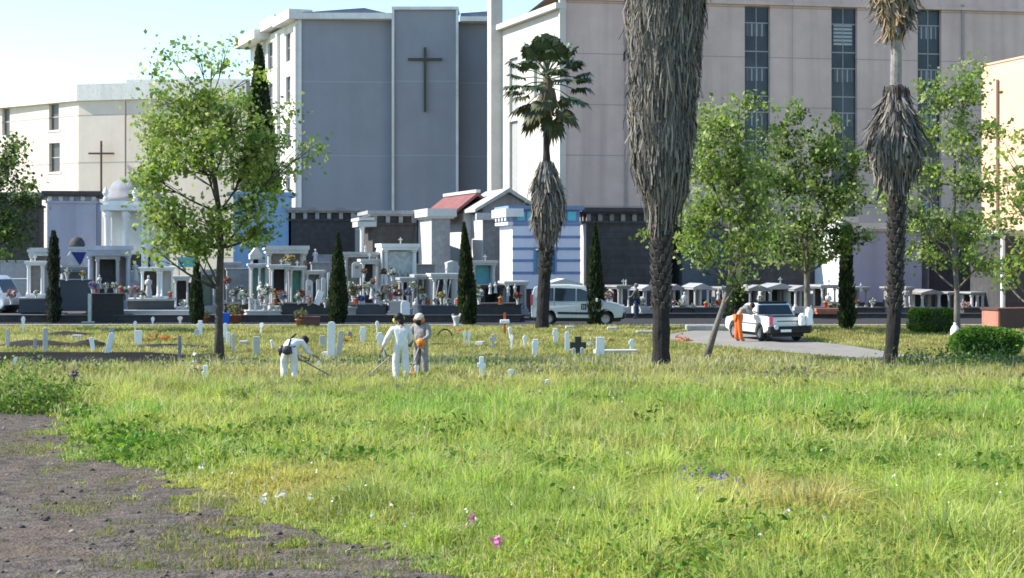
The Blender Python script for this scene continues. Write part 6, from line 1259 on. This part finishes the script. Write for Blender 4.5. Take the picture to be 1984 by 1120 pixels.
def person(label, loc, rz, J, wear, hair, name='person', sleeves=True, group=None):
    """J: joint positions, person looks towards +y. wear: list of (part, material, joints, edges, radii factor)"""
    t = thing(name, label, 'person', loc, rz, group)
    D = dict(J); E = [('pel', 'waist'), ('waist', 'chest'), ('chest', 'neck'), ('neck', 'jaw'), ('jaw', 'head'), ('head', 'crown')]
    for s in 'lr': E += [('chest', 'sh' + s), ('sh' + s, 'el' + s), ('el' + s, 'wr' + s), ('wr' + s, 'pa' + s), ('pel', 'hi' + s), ('hi' + s, 'kn' + s), ('kn' + s, 'an' + s), ('an' + s, 'to' + s)]
    rad = {'pel': .125, 'waist': .115, 'chest': .135, 'neck': .05, 'jaw': .062, 'head': .088, 'crown': .06, 'sh': .06, 'el': .042, 'wr': .028, 'pa': (.035, .018), 'hi': .085, 'kn': .055, 'an': .036, 'to': .035}
    P = {}
    D.pop('_look', None)
    for k, p in D.items():
        kk = k if k in rad else k[:-1]; P[k] = (*p, rad[kk])
    hd = Vector(D['head']); jw = Vector(D['jaw']); nk = Vector(D['neck']); up = (hd - nk).normalized(); fw = Vector(J.get('_look', (0, 1, 0))) if '_look' in J else Vector((0, 1, 0))
    fw = (fw - up * fw.dot(up)).normalized(); sdv = fw.cross(up)
    nose = hd - up * .02 + fw * .1; P['nose'] = (*nose, .016); E.append(('head', 'nose'))
    for s, q in (('l', -1), ('r', 1)):                       # ears and fingers belong to the one body
        e_ = hd + sdv * q * .088; P['ear' + s] = (*e_, .018); E.append(('head', 'ear' + s))
        w_, p_ = Vector(D['wr' + s]), Vector(D['pa' + s]); dr = (p_ - w_).normalized(); a = dr.cross(Vector((.3, .9, .2))).normalized(); c = dr.cross(a)
        for k, (o_, ln) in enumerate(((-.027, .07), (-.009, .08), (.009, .077), (.027, .06))):
            f1 = p_ + a * o_ + dr * .045; f2 = f1 + dr * ln * .5 + c * .012; f3 = f2 + dr * ln * .35 + c * .03
            for nm, f, r in ((f'f{k}a{s}', f1, .0095), (f'f{k}b{s}', f2, .009), (f'f{k}c{s}', f3, .0075)): P[nm] = (*f, r)
            E += [('pa' + s, f'f{k}a{s}'), (f'f{k}a{s}', f'f{k}b{s}'), (f'f{k}b{s}', f'f{k}c{s}')]
        th1 = w_ + dr * .035 + a * -.035; th2 = th1 + dr * .035 - a * .02 + c * .01; P['t1' + s] = (*th1, .011); P['t2' + s] = (*th2, .009); E += [('wr' + s, 't1' + s), ('t1' + s, 't2' + s)]
    bd = skinmesh('body', P, E, SKIN, t, 'pel')
    for q in (-1, 1):
        mb = MB(); mb.ball(hd + sdv * q * .034 + fw * .083 + up * .008, .012, 8, 6); obj('eye', mb, BLACK, t, smooth=True)
    mb = MB(); c_ = hd - up * .062 + fw * .082; mb.tube([c_ - sdv * .025, c_ + fw * .006, c_ + sdv * .025], .006, 5); obj('mouth', mb, mat('lips', (.35, .14, .12), .6), t)
    for nm, m, ks, es, f in wear:
        W = {}
        for k in ks:
            kk = k if k in rad else k[:-1]; r = rad[kk] if not isinstance(rad[kk], tuple) else .03
            W[k] = (*D[k], r * f.get(kk, 1.12) + .012)
        skinmesh(nm, W, es, m, t, ks[0])
    for nm, m, o_, r in hair:
        mb = MB(); mb.ball((0, 0, 0), r, 12, 8); M = Matrix((sdv, fw, up)).transposed()
        mb.v = [tuple(M @ Vector(v) + hd + sdv * o_[0] + fw * o_[1] + up * o_[2]) for v in mb.v]; obj(nm, mb, m, t, smooth=True)
    return t
LEG = lambda s: [('pel', 'hi' + s), ('hi' + s, 'kn' + s), ('kn' + s, 'an' + s)]
ARM = lambda s: [('chest', 'sh' + s), ('sh' + s, 'el' + s), ('el' + s, 'wr' + s)]
ALLK = ['pel', 'waist', 'chest', 'neck'] + [a + s for s in 'lr' for a in ('sh', 'el', 'wr', 'hi', 'kn', 'an')]
ALLE = [('pel', 'waist'), ('waist', 'chest'), ('chest', 'neck')] + sum([LEG(s) + ARM(s) for s in 'lr'], [])
LOWK = ['pel'] + [a + s for s in 'lr' for a in ('hi', 'kn', 'an')]; LOWE = LEG('l') + LEG('r')
UPK = ['waist', 'chest', 'neck'] + [a + s for s in 'lr' for a in ('sh', 'el', 'wr')]; UPE = [('waist', 'chest'), ('chest', 'neck')] + ARM('l') + ARM('r')
BOOT = lambda s, m: ('boot', m, ['an' + s, 'to' + s], [('an' + s, 'to' + s)], {'an': 1.2, 'to': 1.3})
BIG = {'pel': 1.35, 'waist': 1.5, 'chest': 1.32, 'neck': 1.15, 'sh': 1.3, 'el': 1.5, 'wr': 1.3, 'hi': 1.3, 'kn': 1.55, 'an': 1.7}
RUBB = mat('dark_boot', (.03, .028, .026), .6); HAIR = mat('dark_hair', (.015, .013, .012), .7, var=.3, scale=20)
def stand(**k):
    J = {'pel': (0, 0, .95), 'waist': (0, .0, 1.1), 'chest': (0, .01, 1.32), 'neck': (0, .02, 1.5), 'jaw': (0, .04, 1.56), 'head': (0, .04, 1.645), 'crown': (0, .03, 1.72),
         'shl': (-.19, 0, 1.42), 'ell': (-.26, .02, 1.14), 'wrl': (-.27, .12, .92), 'pal': (-.27, .15, .86), 'shr': (.19, 0, 1.42), 'elr': (.26, .02, 1.14), 'wrr': (.25, .14, .93), 'par': (.24, .18, .88),
         'hil': (-.1, 0, .9), 'knl': (-.12, .02, .5), 'anl': (-.13, -.01, .09), 'tol': (-.15, .15, .04), 'hir': (.1, 0, .9), 'knr': (.11, .02, .5), 'anr': (.12, -.01, .09), 'tor': (.14, .15, .04)}
    J.update(k); return J
BLACKC = mat('black_cap', (.015, .015, .016), .6); YELM = mat('yellow_ear_shell', (.75, .6, .04), .5); ORM = mat('orange_plastic', (.75, .22, .02), .5)
# standing worker in white, back to us
b2 = G(777, 744)
J = stand(shl=(-.2, 0, 1.41), ell=(-.36, -.02, 1.12), wrl=(-.44, .1, .93), pal=(-.46, .14, .87), elr=(.24, .1, 1.12), wrr=(.18, .3, 1.0), par=(.16, .36, .97), head=(-.06, .07, 1.64), jaw=(-.05, .06, 1.55), neck=(-.02, .02, 1.49), crown=(-.07, .05, 1.71), knl=(-.13, .05, .5), anr=(.14, -.08, .09))
person('person in white coverall standing back turned with black helmet and yellow ear muffs', b2, R(6), J, [('coverall', COVER, ALLK, ALLE, BIG), BOOT('l', RUBB), BOOT('r', RUBB)],
       [('helmet', BLACKC, (.015, -.01, .035), (.125, .145, .115)), ('neck_flap', BLACKC, (.05, -.075, -.06), (.09, .055, .13)), ('ear_muff', YELM, (-.115, .02, -.015), (.04, .055, .062)), ('ear_muff', YELM, (.115, .02, -.015), (.04, .055, .062))], group='brush cutting workers')
# grey worker with orange ear muffs, just behind
b3 = G(808, 741) + Vector((.05, 1.0, 0)); b3.z = 0
GREYW = mat('grey_overall', (.27, .26, .25), .9, var=.2, scale=6, bump=1.0, bscale=8)
J = stand(ell=(-.3, .12, 1.14), wrl=(-.2, .34, 1.02), pal=(-.17, .39, .98), elr=(.3, .1, 1.12), wrr=(.28, .32, .93), par=(.27, .37, .89), head=(0, .1, 1.58), jaw=(0, .09, 1.5), neck=(0, .05, 1.45), crown=(0, .09, 1.65), chest=(0, .03, 1.29))
person('person in grey overall with orange ear muffs and dark visor behind the standing worker', b3, R(155), J, [('overall', GREYW, ALLK, ALLE, BIG), BOOT('l', RUBB), BOOT('r', RUBB)],
       [('helmet', mat('cream_helmet', (.7, .6, .5), .5), (0, -.01, .05), (.12, .14, .1)), ('visor', BLACKC, (0, .09, -.05), (.09, .04, .1)), ('ear_muff', ORM, (-.115, .02, -.01), (.045, .06, .066)), ('ear_muff', ORM, (.115, .02, -.01), (.045, .06, .066))], group='brush cutting workers')
# bent worker on the left
b1 = G(560, 744)
J = {'pel': (0, 0, .86), 'waist': (.05, .1, .99), 'chest': (.16, .28, 1.08), 'neck': (.24, .44, 1.08), 'jaw': (.27, .49, 1.06), 'head': (.3, .55, 1.05), 'crown': (.32, .62, 1.04), '_look': (.2, .35, -1),
     'shl': (.0, .36, 1.06), 'ell': (.06, .5, .82), 'wrl': (.22, .6, .68), 'pal': (.27, .63, .65), 'shr': (.3, .24, 1.04), 'elr': (.42, .3, .8), 'wrr': (.55, .36, .72), 'par': (.6, .38, .69),
     'hil': (-.11, 0, .82), 'knl': (-.14, .1, .46), 'anl': (-.14, .0, .09), 'tol': (-.15, .15, .04), 'hir': (.1, 0, .82), 'knr': (.13, .1, .46), 'anr': (.12, -.02, .09), 'tor': (.14, .14, .04)}
tb = person('person in white coverall bending forward over a brush cutter at the left', b1, 0, J, [('coverall', COVER, ALLK, ALLE, BIG), BOOT('l', RUBB), BOOT('r', RUBB)], [('hair', HAIR, (0, -.03, .03), (.115, .12, .115))], group='brush cutting workers')
mb = MB(); mb.ball((-.03, -.14, .86), (.13, .09, .12), 12, 8); mb.boxb(-.14, .1, -.2, -.05, .77, .84); obj('hip_pack', mb, mat('dark_grey_pack', (.05, .05, .055), .6), tb, smooth=False, bevel=.02)
mb = MB(); mb.tube([(-.17, -.02, .95), (-.1, -.15, .93), (.05, -.17, .93), (.16, -.05, .95)], .02, 6); mb.tube([(0, -.14, .94), (.03, .1, 1.14), (.14, .3, 1.24)], .022, 6); obj('harness_strap', mb, BLACK, tb)
def cutter(label, loc, p0, p1, em):
    t = thing('brush_cutter', label, 'brush cutter', loc, 0, 'petrol brush cutters'); p0, p1 = Vector(p0), Vector(p1); dr = (p1 - p0).normalized()
    mb = MB(); mb.tube([p0, p1], .016, 8); obj('shaft', mb, mat('shaft_metal', (.2, .2, .21), .4, metal=.5), t)
    mb = MB(); c = p0 - dr * .1; mb.ball(c, (.12, .12, .11), 10, 8); mb.box(c + Vector((0, 0, -.1)), (.16, .12, .1)); obj('engine', mb, em, t, smooth=False)
    m_ = p0 + dr * .55; mb = MB(); mb.tube([m_ + Vector((-.16, -.05, .16)), m_ + Vector((-.12, 0, .02)), m_, m_ + Vector((.12, .0, .02)), m_ + Vector((.17, -.05, .16))], .014, 6); obj('handlebar', mb, BLACK, t)
    mb = MB(); mb.lathe([(.02, .06), (.16, .03), (.2, -.02), (.17, -.03)], p1, 12); obj('guard', mb, em, t); return t
cutter('dark brush cutter held by the bent worker', b1, (-.1, .1, .82), (1.05, .62, .12), mat('dark_engine', (.05, .05, .055), .5))
cutter('brush cutter with grey engine at the standing worker left hand', b2, (.1, .42, 1.0), (-.9, .9, .15), mat('grey_engine', (.1, .1, .1), .5))
cutter('brush cutter with orange engine held by the grey worker', b3, (-.02, -.42, .9), (-.25, -.75, .2), ORM)
# orange trousered worker leaning into the pickup
b4 = G(1430, 662)
J = {'pel': (0, 0, .94), 'waist': (.07, .05, 1.08), 'chest': (.27, .12, 1.24), 'neck': (.42, .18, 1.3), 'jaw': (.47, .2, 1.3), 'head': (.54, .23, 1.31), 'crown': (.61, .26, 1.31), '_look': (.4, .2, -1),
     'shl': (.27, .32, 1.26), 'ell': (.42, .42, 1.08), 'wrl': (.58, .42, 1.1), 'pal': (.64, .42, 1.11), 'shr': (.32, -.06, 1.24), 'elr': (.44, -.1, 1.04), 'wrr': (.58, 0, 1.06), 'par': (.64, .02, 1.07),
     'hil': (-.02, .09, .9), 'knl': (-.02, .1, .48), 'anl': (-.06, .1, .09), 'tol': (.08, .13, .04), 'hir': (.02, -.1, .9), 'knr': (.06, -.12, .48), 'anr': (.1, -.12, .09), 'tor': (.24, -.1, .04)}
ORT = mat('orange_trousers', (.75, .16, .03), .8, var=.12, scale=7, bump=.3)
person('person in orange trousers and grey top leaning into the pickup window', b4, 0, J, [('trousers', ORT, LOWK, LOWE, {**BIG, 'pel': 1.1, 'hi': 1.15}), ('sweater', mat('grey_sweater', (.22, .22, .21), .9, var=.1), UPK, UPE, BIG), BOOT('l', mat('orange_boot', (.45, .12, .03), .7)), BOOT('r', mat('orange_boot', (.45, .12, .03), .7))], [('hair', HAIR, (0, -.02, .03), (.112, .115, .11))])
# visitor in the background
b5 = Vector((X(1226, 84.6) + .05, 82.6, 0))
person('person in grey green coat and dark blue jeans among the graves by the van', b5, R(70), stand(ell=(-.24, .14, 1.14), wrl=(-.1, .3, 1.1), pal=(-.08, .35, 1.1), elr=(.25, .12, 1.13), wrr=(.12, .3, 1.08), par=(.1, .35, 1.07)), [('coat', mat('grey_green_coat', (.1, .105, .09), .9, var=.15), ['pel'] + UPK, UPE + [('pel', 'waist')], BIG), ('jeans', mat('dark_jeans', (.03, .045, .09), .9), LOWK, LOWE, {'pel': 1.1, 'hi': 1.15, 'kn': 1.25, 'an': 1.5}), BOOT('l', RUBB), BOOT('r', RUBB)], [('hair', mat('grey_hair', (.15, .14, .13), .8), (0, -.025, .035), (.11, .12, .105))])
